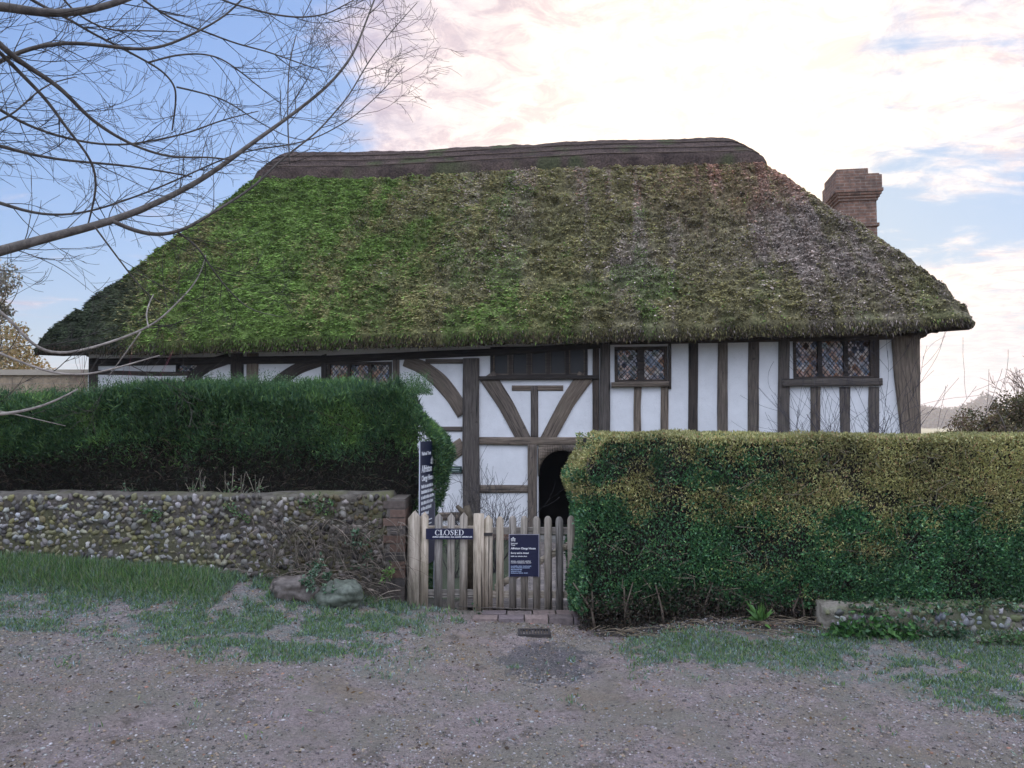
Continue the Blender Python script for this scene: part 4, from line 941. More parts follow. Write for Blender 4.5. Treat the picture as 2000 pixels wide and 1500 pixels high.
for i in range(520):
    x = random.uniform(bx0 + 0.05, bx1); z = random.choice([random.uniform(0.15, 0.6), random.uniform(0.5, 1.4)]); y = by0 + 0.02
    p = np.array((x, y, z)); d = np.array((random.gauss(0, 0.7), random.uniform(-0.35, 0.0), random.uniform(-0.3, 1)))
    tw.tube(np.array([p + d * k_ * 0.03 + np.array((0, 0.004 * k_, 0)) for k_ in range(5)]) - o, np.linspace(0.0035, 0.0012, 5), 4, (0.20, 0.17, 0.12))
for i in range(46):     # bare stems and roots standing below the hem
    x = random.uniform(bx0 + 0.1, 3.0); y = by0 + random.uniform(0.0, 0.3)
    g0 = float(gz(x, y)); tw.tube(np.array([(x, y, g0 - 0.03), (x + random.gauss(0, 0.04), y, 0.14), (x + random.gauss(0, 0.1), y + 0.05, 0.34)]) - o, [random.uniform(0.008, 0.02), 0.009, 0.006], 5, (0.13, 0.10, 0.075))
for i in range(90):
    x = random.uniform(bx0 + 0.1, 3.1); y = by0 - random.uniform(0.0, 0.28); a = random.uniform(-0.5, 0.5); l_ = random.uniform(0.08, 0.3); g0 = float(gz(x, y))
    tw.tube(np.array([(x, y, g0 + 0.01), (x + l_ * 0.5, y + a * 0.2, g0 + 0.03), (x + l_, y + a * 0.3, g0 + 0.01)]) - o, 0.003, 4, (0.20, 0.16, 0.11))
o2 = tw.build('twigs', M_bark, box); o2['kind'] = 'stuff'
n = 26000; x = RNG.uniform(bx0 + 0.03, 3.4, n); y = by0 + RNG.uniform(-0.03, 0.45, n); z = gz(x, y) + RNG.uniform(0, 1, n) ** 1.5 * 0.26
V, Fa, C = leaf_mesh(np.stack([x, y, z], 1), unit(RNG.normal(0, 1, (n, 3))), RNG.uniform(0.015, 0.045, n), RNG.uniform(0.006, 0.016, n), pick([(0.05, 0.038, 0.026), (0.10, 0.075, 0.05), (0.025, 0.02, 0.015), (0.04, 0.06, 0.03)], n, 0.3, [4, 1.5, 4, 1.5]), 0.2, 0.2)
d_ = mesh_np('dead_growth', V - o, Fa, M_leaf, box, col=C); d_['kind'] = 'stuff'

# ------------------------------------------------------------------ picket fence, gate, step, grate
def picket(mb, x, w, z0, z1, y, th=0.018, style='point', seg=5, o=(0, 0, 0)):
    h_ = w / 2; jx = random.gauss(0, 0.003)
    if style == 'point': topo = [(-h_, z1 - h_ * 1.15), (0, z1), (h_, z1 - h_ * 1.15)]
    elif style == 'round': topo = [(-h_, z1 - h_ * 1.2), (-h_ * 0.85, z1 - h_ * 0.6), (-h_ * 0.45, z1 - h_ * 0.1), (0, z1), (h_ * 0.45, z1 - h_ * 0.1), (h_ * 0.85, z1 - h_ * 0.6), (h_, z1 - h_ * 1.2)]
    else: topo = [(-h_, z1), (h_, z1)]
    poly = [(-h_, z0), (h_, z0)] + topo[::-1]
    P = np.array([(x + jx + a - o[0], b - o[2]) for a, b in poly])
    n = len(P); V = np.vstack([np.column_stack([P[:, 0], np.full(n, y - o[1]), P[:, 1]]), np.column_stack([P[:, 0], np.full(n, y + th - o[1]), P[:, 1]])])
    u0 = random.uniform(0, 40); U = np.column_stack([V[:, 2] + u0, V[:, 0] + u0 * 0.3 + V[:, 1]])
    mb.add(V, [np.array([(i, (i + 1) % n, n + (i + 1) % n, n + i) for i in range(n)]), np.arange(n)[None, ::-1], np.arange(n, 2 * n)[None]], U)
def ubox(x0, x1, y0, y1, z0, z1, o, along='x'):
    b = MB(); b.box(x0 - o[0], x1 - o[0], y0 - o[1], y1 - o[1], z0 - o[2], z1 - o[2])
    U = b.v[0].copy(); u0 = random.uniform(0, 40)
    b.uv[0] = np.column_stack([U[:, 0] + u0, U[:, 2] + U[:, 1]]) if along == 'x' else np.column_stack([U[:, 2] + u0, U[:, 0] + U[:, 1]]); return b
def gx(px, Y=GATE_Y): return float(at(px, 1100, Y)[0])
def gzz(py, Y=GATE_Y): return float(at(1000, py, Y)[2])
fence = thing('picket_fence', 'short weathered picket fence panel between flint wall and gate', 'fence', (gx(860), GATE_Y, 0.0)); o = np.array(fence.location)
b = MB(); picket(b, gx(808), gx(820) - gx(797), -0.05, gzz(998), GATE_Y - 0.035, 0.10, 'point', o=o); b.build('post', M_gate, fence)
b = MB(); picket(b, gx(934), gx(944) - gx(924), -0.05, gzz(1004), GATE_Y - 0.03, 0.10, 'flat', o=o); b.build('post', M_gate, fence)
for px, w in ((831, 15), (856, 15), (881, 14), (906, 15)):
    b = MB(); picket(b, gx(px), w / 225, gzz(1186 + random.uniform(-3, 9)), gzz(1000 + random.uniform(-1, 3)), GATE_Y - 0.02, 0.02, 'point', o=o); b.build('picket', M_gate, fence)
for py in (1028, 1153): ubox(gx(815), gx(928), GATE_Y + 0.004, GATE_Y + 0.045, gzz(py + 14), gzz(py), o).build('rail', M_gate, fence)
gate = thing('garden_gate', 'weathered round topped picket gate with a navy notice hung on it', 'gate', (gx(1025), GATE_Y, 0.0)); o = np.array(gate.location)
GY_ = GATE_Y + 0.01
b = MB(); picket(b, gx(953), 17 / 225, gzz(1192), gzz(1006), GY_ - 0.02, 0.05, 'point', o=o); b.build('stile', M_gate, gate)
for px in (977, 1001, 1024, 1047, 1070, 1093, 1116, 1139):
    b = MB(); picket(b, gx(px), 14.5 / 225, gzz(1192 + random.uniform(-2, 2)), gzz(1008 + random.uniform(-1, 1)), GY_ - 0.018, 0.02, 'round', o=o); b.build('picket', M_gate, gate)
for py in (1031, 1156): ubox(gx(962), gx(1145), GY_ + 0.004, GY_ + 0.04, gzz(py + 13), gzz(py), o).build('rail', M_gate, gate)
A_ = np.array((gx(966), GY_ + 0.024, gzz(1150))) - o; B_ = np.array((gx(1140), GY_ + 0.024, gzz(1048))) - o
b = MB(); b.prism([(A_[0], A_[2] - 0.03), (B_[0], B_[2] - 0.03), (B_[0], B_[2] + 0.03), (A_[0], A_[2] + 0.03)], A_[1] - 0.015, A_[1] + 0.012); b.build('brace', M_gate, gate)
b = MB(); b.box(gx(938) - o[0], gx(962) - o[0], GY_ - 0.028 - o[1], GY_ - 0.022 - o[1], gzz(1046) - o[2], gzz(1040) - o[2]); b.build('latch', M_iron, gate)

def brick_row(name, label, x0, x1, y0, y1, z, cat):
    t_ = thing(name, label, cat, ((x0 + x1) / 2, (y0 + y1) / 2, z - 0.05)); o = np.array(t_.location); b = MB(); x = x0
    while x < x1 - 0.05:
        w = random.uniform(0.19, 0.23)
        for yy0, yy1 in ((y0, y0 + (y1 - y0) * 0.48), (y0 + (y1 - y0) * 0.52, y1)):
            c = np.array(random.choice([(0.20, 0.16, 0.15), (0.15, 0.12, 0.12), (0.25, 0.19, 0.17)])) * random.uniform(0.8, 1.2)
            dz = random.gauss(0, 0.004); xo = 0.07 * (yy0 > y0)
            b.box(x + xo - o[0], min(x + xo + w - 0.012, x1) - o[0], yy0 - o[1], yy1 - o[1], -0.03, 0.05 + dz, c)
        x += w
    b.build('bricks', M_stone, t_); return t_
brick_row('gate_step', 'worn brick threshold laid on the ground below the picket gate', gx(925, 6.2), gx(1155, 6.2), 6.06, 6.34, 0.035, 'step')
gr_ = thing('drain_grate', 'small rusty iron grate set in the gravel before the gate', 'grate', (0.17, 5.74, float(gsurf(np.array(0.17), np.array(5.74)))))
b = MB(); b.box(-0.125, 0.125, -0.085, -0.065, -0.02, 0.016); b.box(-0.125, 0.125, 0.065, 0.085, -0.02, 0.016); b.box(-0.125, -0.105, -0.065, 0.065, -0.02, 0.016); b.box(0.105, 0.125, -0.065, 0.065, -0.02, 0.016); b.build('frame', M_iron, gr_)
for i in range(9): b = MB(); x_ = -0.09 + i * 0.0225; b.box(x_ - 0.005, x_ + 0.005, -0.064, 0.064, -0.015, 0.012); b.build('bar', M_iron, gr_)

# ------------------------------------------------------------------ signs
def text_obj(name, s, size, mat, parent, loc, rot, spacing=1.0, off=0.0, xs_=1.0):
    c = bpy.data.curves.new(name, 'FONT'); c.body = s; c.size = size; c.extrude = 0.0006; c.offset = off; c.space_character = spacing; c.resolution_u = 3
    c.materials.append(mat); o_ = bpy.data.objects.new(name, c); link(o_); dg = bpy.context.evaluated_depsgraph_get(); me = bpy.data.meshes.new_from_object(o_.evaluated_get(dg)); bpy.data.objects.remove(o_); me.name = name; o_ = bpy.data.objects.new(name, me); link(o_, parent); o_.location = loc; o_.rotation_euler = rot; o_.scale = (xs_, 1, 1); return o_
def serif_word(mb, word, x0, z0, h, y):
    """roman capitals with thick and thin strokes"""
    th, tn, sf_ = 0.20 * h, 0.07 * h, 0.07 * h; x = x0
    def rc(a, b_, c, d): mb.box(a, b_, y, y + 0.002, c, d)
    def ring(cx, rx, a0, a1, n=22, open_=False):
        for i in range(n):
            t0, t1 = a0 + (a1 - a0) * i / n, a0 + (a1 - a0) * (i + 1) / n; q_ = []
            for t_ in (t0, t1):
                w = tn + (th - tn) * abs(math.cos(t_)) ** 1.3
                q_.append(((cx + rx * math.cos(t_), z0 + h / 2 + h / 2 * math.sin(t_)), (cx + (rx - w) * math.cos(t_), z0 + h / 2 + (h / 2 - tn) * math.sin(t_))))
            (o0, i0), (o1, i1) = q_; mb.prism([o0, o1, i1, i0], y, y + 0.002)
    for ch in word:
        if ch == 'C': ring(x + 0.45 * h, 0.45 * h, math.pi * 0.22, math.pi * 1.78); rc(x + 0.72 * h, x + 0.79 * h, z0 + 0.66 * h, z0 + 0.98 * h); rc(x + 0.72 * h, x + 0.79 * h, z0 + 0.04 * h, z0 + 0.28 * h); x += 0.90 * h
        elif ch == 'O': ring(x + 0.5 * h, 0.5 * h, 0, 2 * math.pi, 30); x += 1.10 * h
        elif ch == 'L': rc(x + 0.10 * h, x + 0.10 * h + th, z0, z0 + h); rc(x, x + 0.4 * h, z0 + h - sf_, z0 + h - 0.001); rc(x, x + 0.66 * h, z0 + 0.001, z0 + sf_); rc(x + 0.59 * h, x + 0.66 * h, z0 + sf_, z0 + 0.3 * h); x += 0.76 * h
        elif ch == 'E': rc(x + 0.10 * h, x + 0.10 * h + th, z0, z0 + h); rc(x, x + 0.66 * h, z0 + h - sf_, z0 + h - 0.001); rc(x, x + 0.70 * h, z0 + 0.001, z0 + sf_); rc(x + 0.3 * h, x + 0.52 * h, z0 + 0.48 * h, z0 + 0.55 * h); rc(x + 0.59 * h, x + 0.66 * h, z0 + 0.75 * h, z0 + h - sf_); rc(x + 0.63 * h, x + 0.70 * h, z0 + sf_, z0 + 0.27 * h); rc(x + 0.49 * h, x + 0.55 * h, z0 + 0.4 * h, z0 + 0.63 * h); x += 0.80 * h
        elif ch == 'D': rc(x + 0.10 * h, x + 0.10 * h + th, z0 + 0.002, z0 + h - 0.002); rc(x, x + 0.45 * h, z0 + h - tn, z0 + h); rc(x, x + 0.45 * h, z0, z0 + tn); ring(x + 0.42 * h, 0.50 * h, -math.pi / 2, math.pi / 2, 16); x += 1.0 * h
        elif ch == 'S':
            C_ = [(0.56, 0.80), (0.50, 0.93), (0.33, 0.97), (0.14, 0.88), (0.11, 0.72), (0.24, 0.58), (0.42, 0.46), (0.52, 0.30), (0.46, 0.12), (0.28, 0.03), (0.12, 0.08), (0.06, 0.24)]
            Wd = [0.05, 0.06, 0.08, 0.13, 0.17, 0.19, 0.19, 0.17, 0.13, 0.08, 0.06, 0.05]; P_ = np.array(C_); T_ = unit(np.gradient(P_, axis=0)); N_ = np.stack([-T_[:, 1], T_[:, 0]], 1)
            for i in range(len(P_) - 1):
                a, b_ = P_[i] + N_[i] * Wd[i] / 2, P_[i + 1] + N_[i + 1] * Wd[i + 1] / 2; c, d = P_[i + 1] - N_[i + 1] * Wd[i + 1] / 2, P_[i] - N_[i] * Wd[i] / 2
                mb.prism([(x + p[0] * h, z0 + p[1] * h) for p in (a, b_, c, d)], y, y + 0.002)
            rc(x + 0.55 * h, x + 0.61 * h, z0 + 0.70 * h, z0 + 0.98 * h); rc(x + 0.02 * h, x + 0.08 * h, z0 + 0.02 * h, z0 + 0.32 * h); x += 0.72 * h
    return x
FX = (R(90), 0, 0)
# CLOSED board
X0, X1, Zt, Zb = gx(831, 6.33), gx(924, 6.33), gzz(1033, 6.33), gzz(1054, 6.33)
cs_o = thing('closed_sign', 'long narrow navy board reading CLOSED hung across the picket fence', 'sign', ((X0 + X1) / 2, 6.345, Zb)); hwid = (X1 - X0) / 2; hh = Zt - Zb
b = MB(); b.box(-hwid, hwid, 0.0, 0.014, 0, hh); b.build('board', M_navy, cs_o)
b = MB(); lh = hh * 0.52; wtot = 5.28 * lh; xe = serif_word(b, 'CLOSED', -wtot / 2 - 0.0, hh * 0.38, lh, -0.003); b.build('lettering', M_white, cs_o)
b = MB()
xx = -wtot / 2 - 0.02
for w in (0.05, 0.035, 0.045, 0.03, 0.05, 0.055, 0.02):
    k_ = 0
    while k_ < w: b.box(xx + k_, xx + k_ + 0.0045, -0.003, -0.001, hh * 0.17, hh * 0.17 + random.choice([0.009, 0.012])); k_ += 0.0065
    xx += w + 0.008
b.build('small_print', M_white, cs_o)
# navy notice on the gate
X0, X1, Zt, Zb = gx(995, 6.35), gx(1052, 6.35), gzz(1045, 6.35), gzz(1127, 6.35)
no = thing('notice_board', 'upright navy opening notice with a leaf emblem fixed to the gate', 'sign', ((X0 + X1) / 2, 6.365, Zb)); w2 = (X1 - X0) / 2; hh = Zt - Zb
b = MB(); b.box(-w2, w2, 0.0, 0.012, 0, hh); b.build('board', M_navy, no)
b = MB(); b.box(-w2 - 0.006, -w2, -0.003, 0.014, -0.004, hh + 0.004); b.box(w2, w2 + 0.006, -0.003, 0.014, -0.004, hh + 0.004); b.box(-w2, w2, -0.003, 0.0, hh, hh + 0.005); b.build('frame', mat_plain('pale_frame', (0.35, 0.33, 0.38), 0.5), no)
def leaf_emblem(parent, cx, cz, r, y=-0.003):
    """white oak leaf sprig"""
    b = MB()
    for ang, l_ in ((90, 1.0), (35, 0.9), (145, 0.9), (-20, 0.75), (200, 0.75)):
        a = R(ang); n_ = 12; pts_ = []
        for sd_ in (1, -1):
            row = []
            for i in range(n_ + 1):
                u = i / n_; w = 0.30 * r * math.sin(math.pi * min(1, u * 1.02)) ** 0.6 * (1 + 0.32 * math.cos(u * math.pi * 5)); row.append((u * l_ * r, sd_ * w))
            pts_ += row if sd_ == 1 else row[::-1]
        for i in range(n_):
            q_ = [pts_[i], pts_[i + 1], pts_[2 * n_ - i], pts_[2 * n_ + 1 - i]]
            q_ = [(cx + p[0] * math.cos(a) - p[1] * math.sin(a), cz + p[0] * math.sin(a) + p[1] * math.cos(a)) for p in q_]
            b.prism(q_, y, y + 0.002)
    return b.build('emblem', M_white, parent)
def lines(parent, name, rows, mat, y=-0.003):
    b = MB()
    for x0, z0, segs, h_ in rows:
        x = x0
        for w in segs:
            k_ = 0
            while k_ < w - 0.001:
                lw = random.choice([0.0022, 0.003, 0.0035]); b.box(x + k_, x + k_ + lw, y, y + 0.0015, z0, z0 + h_ * random.choice([0.8, 1, 1, 1.3])); k_ += lw + 0.0012
            x += w + 0.006
    return b.build(name, mat, parent)
leaf_emblem(no, -w2 + 0.032, hh - 0.045, 0.026)
text_obj('text_line', 'National', 0.0165, M_white, no, (-w2 + 0.012, -0.003, hh - 0.078), FX, off=0.0003)
text_obj('text_line', 'Trust', 0.0165, M_white, no, (-w2 + 0.012, -0.003, hh - 0.093), FX, off=0.0003)
text_obj('heading', 'Alfriston Clergy House', 0.0225, M_white, no, (-w2 + 0.012, -0.003, hh - 0.122), FX, off=0.0008)
text_obj('text_line', "Sorry we're closed", 0.020, M_white, no, (-w2 + 0.012, -0.003, hh - 0.160), FX, off=0.0006)
lines(no, 'small_print', [(-w2 + 0.012, hh - 0.186, (0.03, 0.02, 0.04, 0.03), 0.007), (-w2 + 0.012, hh - 0.226, (0.045, 0.06, 0.05), 0.006), (-w2 + 0.012, hh - 0.240, (0.05, 0.065, 0.045), 0.006)], M_white)
lines(no, 'address_print', [(-w2 + 0.012, hh - 0.268, (0.06, 0.03, 0.07), 0.006), (-w2 + 0.012, hh - 0.282, (0.04, 0.05, 0.06), 0.006), (-w2 + 0.012, hh - 0.297, (0.07, 0.02), 0.006), (-w2 + 0.012, hh - 0.311, (0.05, 0.035), 0.006), (-w2 + 0.012, hh - 0.326, (0.06, 0.04, 0.03), 0.006)], M_pale_blue)
# tall board seen nearly edge on
bp_ = at(820, 935, 6.78)
Yb = 6.47; za = float(at(820, 863, Yb)[2]); zb_ = -0.1
tb = thing('welcome_board', 'tall navy board with white lettering standing edge on beside the yew hedge', 'sign', (float(at(821, 900, Yb)[0]), Yb, -0.3), R(79))
b = MB(); b.box(0, 0.44, 0, 0.012, zb_ + 0.3 + 0.45, za + 0.3); b.build('board', M_navy, tb)
b = MB(); b.box(-0.006, 0.0, 0.001, 0.010, 0.0, za + 0.3 + 0.004); b.box(0.44, 0.446, 0.0, 0.012, 0.0, za + 0.302); b.build('frame', mat_plain('white_edge', (0.55, 0.57, 0.62), 0.4), tb)
zt = za + 0.3
leaf_emblem(tb, 0.34, zt - 0.19, 0.05)
text_obj('text_line', 'National Trust', 0.045, M_white, tb, (0.03, -0.003, zt - 0.12), FX, off=0.001)
for i, (s_, sz__) in enumerate((('Alfriston', 0.085), ('Clergy House', 0.064))): text_obj('heading', s_, sz__, M_white, tb, (0.03, -0.003, zt - 0.27 - 0.075 * i), FX, off=0.0025)
random.seed(5)
b = MB()
for i, w in enumerate((0.36, 0.39, 0.40, 0.37, 0.33, 0.25)):
    x = 0.03; z_ = zt - 0.41 - i * 0.048
    while x < w: lw = random.choice([0.008, 0.012]); b.box(x, x + lw, -0.004, -0.001, z_, z_ + random.choice([0.022, 0.026, 0.03])); x += lw + random.choice([0.004, 0.004, 0.016])
b.build('text_block', M_white, tb)
b = MB()
for i in range(4):
    x = 0.03; z_ = zt - 0.71 - i * 0.035
    while x < 0.34: lw = 0.006; b.box(x, x + lw, -0.004, -0.001, z_, z_ + 0.010); x += lw + random.choice([0.003, 0.003, 0.01])
b.build('small_print', M_white, tb)
# small plate on the house wall
a = hp(879, 910); c = hp(903, 923); zc_ = np.array(((a[0] + c[0]) / 2, (a[1] + c[1]) / 2))
wx = zc_[0] * ct + (-0.06) * st_; wy = HO[1] - zc_[0] * st_ - 0.06 * ct
sp2 = thing('wall_plate_sign', 'small dark green plate with pale lines on the white wall left of the door', 'sign', (wx, wy, zc_[1] + HZ - 0.06), -TH)
b = MB(); b.box(-0.115, 0.115, 0, 0.02, 0, 0.12); b.build('plate', mat_plain('green_plate', (0.015, 0.035, 0.03), 0.4), sp2)
b = MB(); b.box(-0.10, 0.10, -0.003, 0, 0.105, 0.110); b.box(-0.10, 0.10, -0.003, 0, 0.010, 0.015); b.box(-0.085, 0.085, -0.003, 0, 0.072, 0.086); b.box(-0.07, 0.07, -0.003, 0, 0.036, 0.05); b.build('lettering', mat_plain('pale_print2', (0.3, 0.36, 0.32), 0.5), sp2)

# ------------------------------------------------------------------ boulders and plants at the wall
def boulder(name, label, c, sz_, col):
    V = ICO2 * 1.0; import bmesh
    b = bmesh.new(); bmesh.ops.create_icosphere(b, subdivisions=5, radius=1); V = np.array([v.co[:] for v in b.verts]); Fc = np.array([[v.index for v in f_.verts] for f_ in b.faces]); b.free()
    V = np.sign(V) * np.abs(V) ** 0.8
    V = V * (1 + 0.9 * (fbm(V[:, 0] * 1.6 + c[0] * 7, V[:, 1] * 1.6, V[:, 2] * 1.6, 5, 3) - 0.5)[:, None]) * np.array(sz_)
    nn = fbm(V[:, 0] * 14, V[:, 1] * 14, V[:, 2] * 14, 3, 8)[:, None]; C = np.array(col) * (0.6 + 0.8 * nn)
    o_ = mesh_np(name, V, Fc, M_stone, col=C, smooth=True); o_.location = c; return tag(o_, label, 'boulder', 'boulders at the foot of the flint wall')
p = at(575, 1148, 6.1); boulder('boulder', 'brown rounded boulder half hidden by twigs, the left of the pair at the wall foot', (p[0], 6.08, 0.24), (0.19, 0.14, 0.13), (0.12, 0.10, 0.085))
p = at(662, 1148, 6.05); boulder('boulder', 'pale green lichened boulder with ivy on it beside the brown one', (p[0], 6.05, 0.21), (0.17, 0.13, 0.12), (0.11, 0.125, 0.095))

def leafy(name, label, cat, pts, leafn, lsize, pal, stems=0, stem_col=(0.2, 0.17, 0.12), spread=(0.1, 0.03, 0.1), group=None):
    """small plant: pts = list of world base points with reach"""
    c0 = np.mean([p for p in pts], axis=0); c0[2] = min(p[2] for p in pts); t_ = thing(name, label, cat, tuple(c0), 0, group)
    b = MB(); Lp_ = []
    for p in pts:
        for i in range(max(1, stems)):
            d = np.array((random.gauss(0, spread[0]), -abs(random.gauss(0, spread[1])), abs(random.gauss(0, spread[2])) + spread[2] * 0.4)); q_ = [np.array(p) + d * u + np.array((0, 0, -0.25 * u * u * spread[2])) for u in np.linspace(0, 1, 6)]
            b.tube(np.array(q_) - c0, np.linspace(0.004, 0.0015, 6), 4, stem_col)
            for k_ in range(leafn // max(1, stems)): u = random.uniform(0.25, 1); j = int(u * 5); Lp_.append(q_[j] + RNG.normal(0, 0.012, 3))
    b.build('stems', M_bark, t_)
    P = np.array(Lp_); D = RNG.normal(0, 1, P.shape) + np.array((0, -0.8, 0.2)); n_ = len(P)
    V, Fa, C = leaf_mesh(P, unit(D), RNG.uniform(0.6, 1.3, n_) * lsize, RNG.uniform(0.4, 0.8, n_) * lsize, pick(pal, n_, 0.25), 0.15, 0.1)
    mesh_np('leaves', V - c0, Fa, M_leaf, t_, col=C); return t_
GP = [(0.10, 0.20, 0.07), (0.07, 0.15, 0.06), (0.16, 0.26, 0.09), (0.20, 0.27, 0.16)]
IV = [(0.05, 0.11, 0.05), (0.09, 0.16, 0.09), (0.16, 0.24, 0.15), (0.03, 0.07, 0.035)]
leafy('bramble', 'pale leafy bramble springing from the wall top against the dark hedge', 'bramble', [at(px, 972, 6.66) for px in (375, 392, 440, 452, 470, 500)], 26, 0.03, GP + [(0.32, 0.36, 0.28)], 7, (0.30, 0.26, 0.2), (0.10, 0.03, 0.16))
leafy('fern', 'small spreading fern on the wall top left of the bramble', 'fern', [at(px, 972, 6.6) for px in (248, 262, 292)], 40, 0.03, IV, 8, spread=(0.09, 0.04, 0.06))
leafy('ivy', 'bright green ivy tuft hanging at the middle of the flint wall top', 'ivy', [at(px, py, 6.36) for px, py in ((600, 985), (615, 980), (632, 990), (648, 985), (640, 1005), (622, 1000))], 46, 0.026, GP, 6, spread=(0.06, 0.02, 0.05))
leafy('ivy', 'green ivy sprig on the flint wall below the bramble', 'ivy', [at(px, py, 6.34) for px, py in ((445, 992), (460, 1000), (470, 1012), (485, 1018))], 34, 0.026, GP, 5, spread=(0.05, 0.02, 0.04))
leafy('ivy', 'green ivy patch low on the flint wall under the fern', 'ivy', [at(px, py, 6.34) for px, py in ((285, 1000), (300, 1015), (310, 1008))], 40, 0.028, GP, 5, spread=(0.04, 0.02, 0.04))
leafy('ivy', 'ivy trailing over the two boulders at the wall foot', 'ivy', [at(px, py, 5.98) for px, py in ((600, 1140), (612, 1128), (620, 1115), (640, 1130), (650, 1160), (615, 1150))], 50, 0.034, IV + [(0.26, 0.38, 0.26)], 6, spread=(0.05, 0.03, 0.05))
leafy('nettle', 'fresh green nettle at the wall end beside the fence post', 'nettle', [at(px, py, 6.25) for px, py in ((756, 1128), (764, 1122), (748, 1140))], 26, 0.035, [(0.14, 0.28, 0.07), (0.2, 0.32, 0.1)], 4, spread=(0.04, 0.02, 0.05))
leafy('ivy', 'dull ivy leaves in the dead twigs near the brick pier', 'ivy', [at(px, py, 6.26) for px, py in ((700, 1045), (712, 1062), (705, 1110), (690, 1070), (725, 1090))], 26, 0.034, IV, 4, spread=(0.06, 0.02, 0.06))
# dead creeper over the right half of the wall
cr = thing('dead_creeper', 'tangle of bare creeper stems over the flint wall above the boulders', 'creeper', (float(at(650, 1150, 6.3)[0]), 6.3, 0.15)); o = np.array(cr.location); b = MB()
for i in range(330):
    px = random.gauss(640, 85); px = min(max(px, 400), 785); py0 = random.uniform(1010, 1165); X, _, Z = at(px, py0, 6.3); Y = 6.30 - 0.10 * sstep(py0, 1060, 1160) * random.random()
    l_ = random.uniform(0.1, 0.42); a = random.gauss(-1.25, 0.55) if py0 < 1100 else random.choice([random.gauss(-0.35, 0.3), random.gauss(-2.7, 0.3)])
    pts_ = np.array([(X + math.cos(a) * l_ * u, Y - 0.05 * math.sin(u * math.pi) - 0.02 * random.random(), Z + math.sin(a) * l_ * u + 0.06 * math.sin(u * math.pi)) for u in np.linspace(0, 1, 7)])
    pts_[:, 2] = np.maximum(pts_[:, 2], gz(pts_[:, 0], pts_[:, 1]) + 0.01)
    b.tube(pts_ - o, np.linspace(random.uniform(0.002, 0.0045), 0.001, 7), 4, np.array((0.20, 0.165, 0.13)) * random.uniform(0.4, 1.5))
b.build('stems', M_bark, cr)
# plants in front of the low wall
leafy('wall_plant', 'clump of broad green leaves at the left end of the low wall', 'plant', [(x_, 5.64, float(gz(x_, 5.64))) for x_ in (2.46, 2.50, 2.58, 2.66, 2.75, 2.84, 2.92, 2.97)], 110, 0.05, [(0.06, 0.16, 0.04), (0.10, 0.22, 0.06), (0.05, 0.11, 0.05)], 9, spread=(0.06, 0.05, 0.10))
leafy('wall_plant', 'dark leafy clump in the middle of the low flint wall', 'plant', [(x_, 5.64, float(gz(x_, 5.64))) for x_ in (3.08, 3.16, 3.25, 3.34)], 60, 0.04, IV, 8, spread=(0.06, 0.05, 0.09))
leafy('wall_plant', 'grassy green clump at the frame edge below the low wall', 'plant', [(x_, 5.58, float(gz(x_, 5.58))) for x_ in (3.5, 3.62, 3.74, 3.86)], 70, 0.04, GP, 9, spread=(0.08, 0.05, 0.06))
leafy('ivy', 'moss and ivy spilling over the top of the low flint wall under the hedge', 'ivy', [(x_, random.uniform(5.70, 5.90), 0.20 + 0.02 * math.sin(x_ * 9)) for x_ in np.linspace(2.60, 4.6, 60)], 44, 0.03, IV + [(0.12, 0.2, 0.07), (0.10, 0.12, 0.05)], 5, spread=(0.07, 0.04, 0.02))
leafy('wall_plant', 'tuft of long pale green leaves near the right end of the low wall', 'plant', [(x_, 5.6, float(gz(x_, 5.6))) for x_ in (3.95, 4.02, 4.10, 4.2)], 60, 0.05, GP, 8, spread=(0.06, 0.05, 0.10))
hf = thing('harts_tongue', 'strap leaved fern in the dark soil under the box hedge', 'fern', (1.93, 5.82, 0.08)); V_, F_, C_ = leaf_mesh(np.tile((0, 0, 0.0), (26, 1)) + RNG.normal(0, 0.02, (26, 3)) * (1, 1, 0), unit(RNG.normal(0, 0.6, (26, 3)) + np.array((0, -0.3, 1.0))), RNG.uniform(0.10, 0.2, 26), 0.03, pick([(0.12, 0.24, 0.06), (0.08, 0.17, 0.05)], 26), 0.2, 0.05)
mesh_np('fronds', V_, F_, M_leaf, hf, col=C_)
# weeds tufts at the fence foot
leafy('weed', 'low weeds at the foot of the fence between the pickets', 'weed', [(x_, 6.30, 0.0) for x_ in (-0.62, -0.55, -0.47, -0.30)], 30, 0.025, IV, 5, spread=(0.06, 0.04, 0.03))

# ------------------------------------------------------------------ branching helper
def grow(mb, p, d, l_, r, depth, up=0.25, spread=0.6, col=(0.1, 0.08, 0.07), nseg=6, kids=3, k=4, minr=0.0012, droop=0.0, ratio=(0.4, 0.7)):
    P = [np.array(p, float)]; d = np.array(d, float); d /= np.linalg.norm(d); bend = RNG.normal(0, 0.10, 3)
    for i in range(nseg):
        d = d + bend * 0.5 + RNG.normal(0, 0.06, 3) + np.array((0, 0, up * 0.12 - droop * 0.12)); d /= np.linalg.norm(d); P.append(P[-1] + d * l_ / nseg)
    P = np.array(P); rr = np.linspace(r, max(minr, r * 0.35), nseg + 1)
    mb.tube(P, rr, k if r > 0.008 else 3, col, cap=False)
    if depth > 0:
        for _ in range(kids):
            u = random.uniform(0.25, 0.97); j = min(nseg - 1, int(u * nseg)); q_ = P[j] + (P[j + 1] - P[j]) * (u * nseg - j)
            T = P[j + 1] - P[j]; T /= np.linalg.norm(T); s_ = np.cross(T, RNG.normal(0, 1, 3)); s_ /= np.linalg.norm(s_) + 1e-9
            grow(mb, q_, T * 0.75 + s_ * spread, l_ * random.uniform(*ratio), max(minr, rr[j] * 0.55), depth - 1, up, spread, col, nseg, kids, k, minr, droop, ratio)
    return P

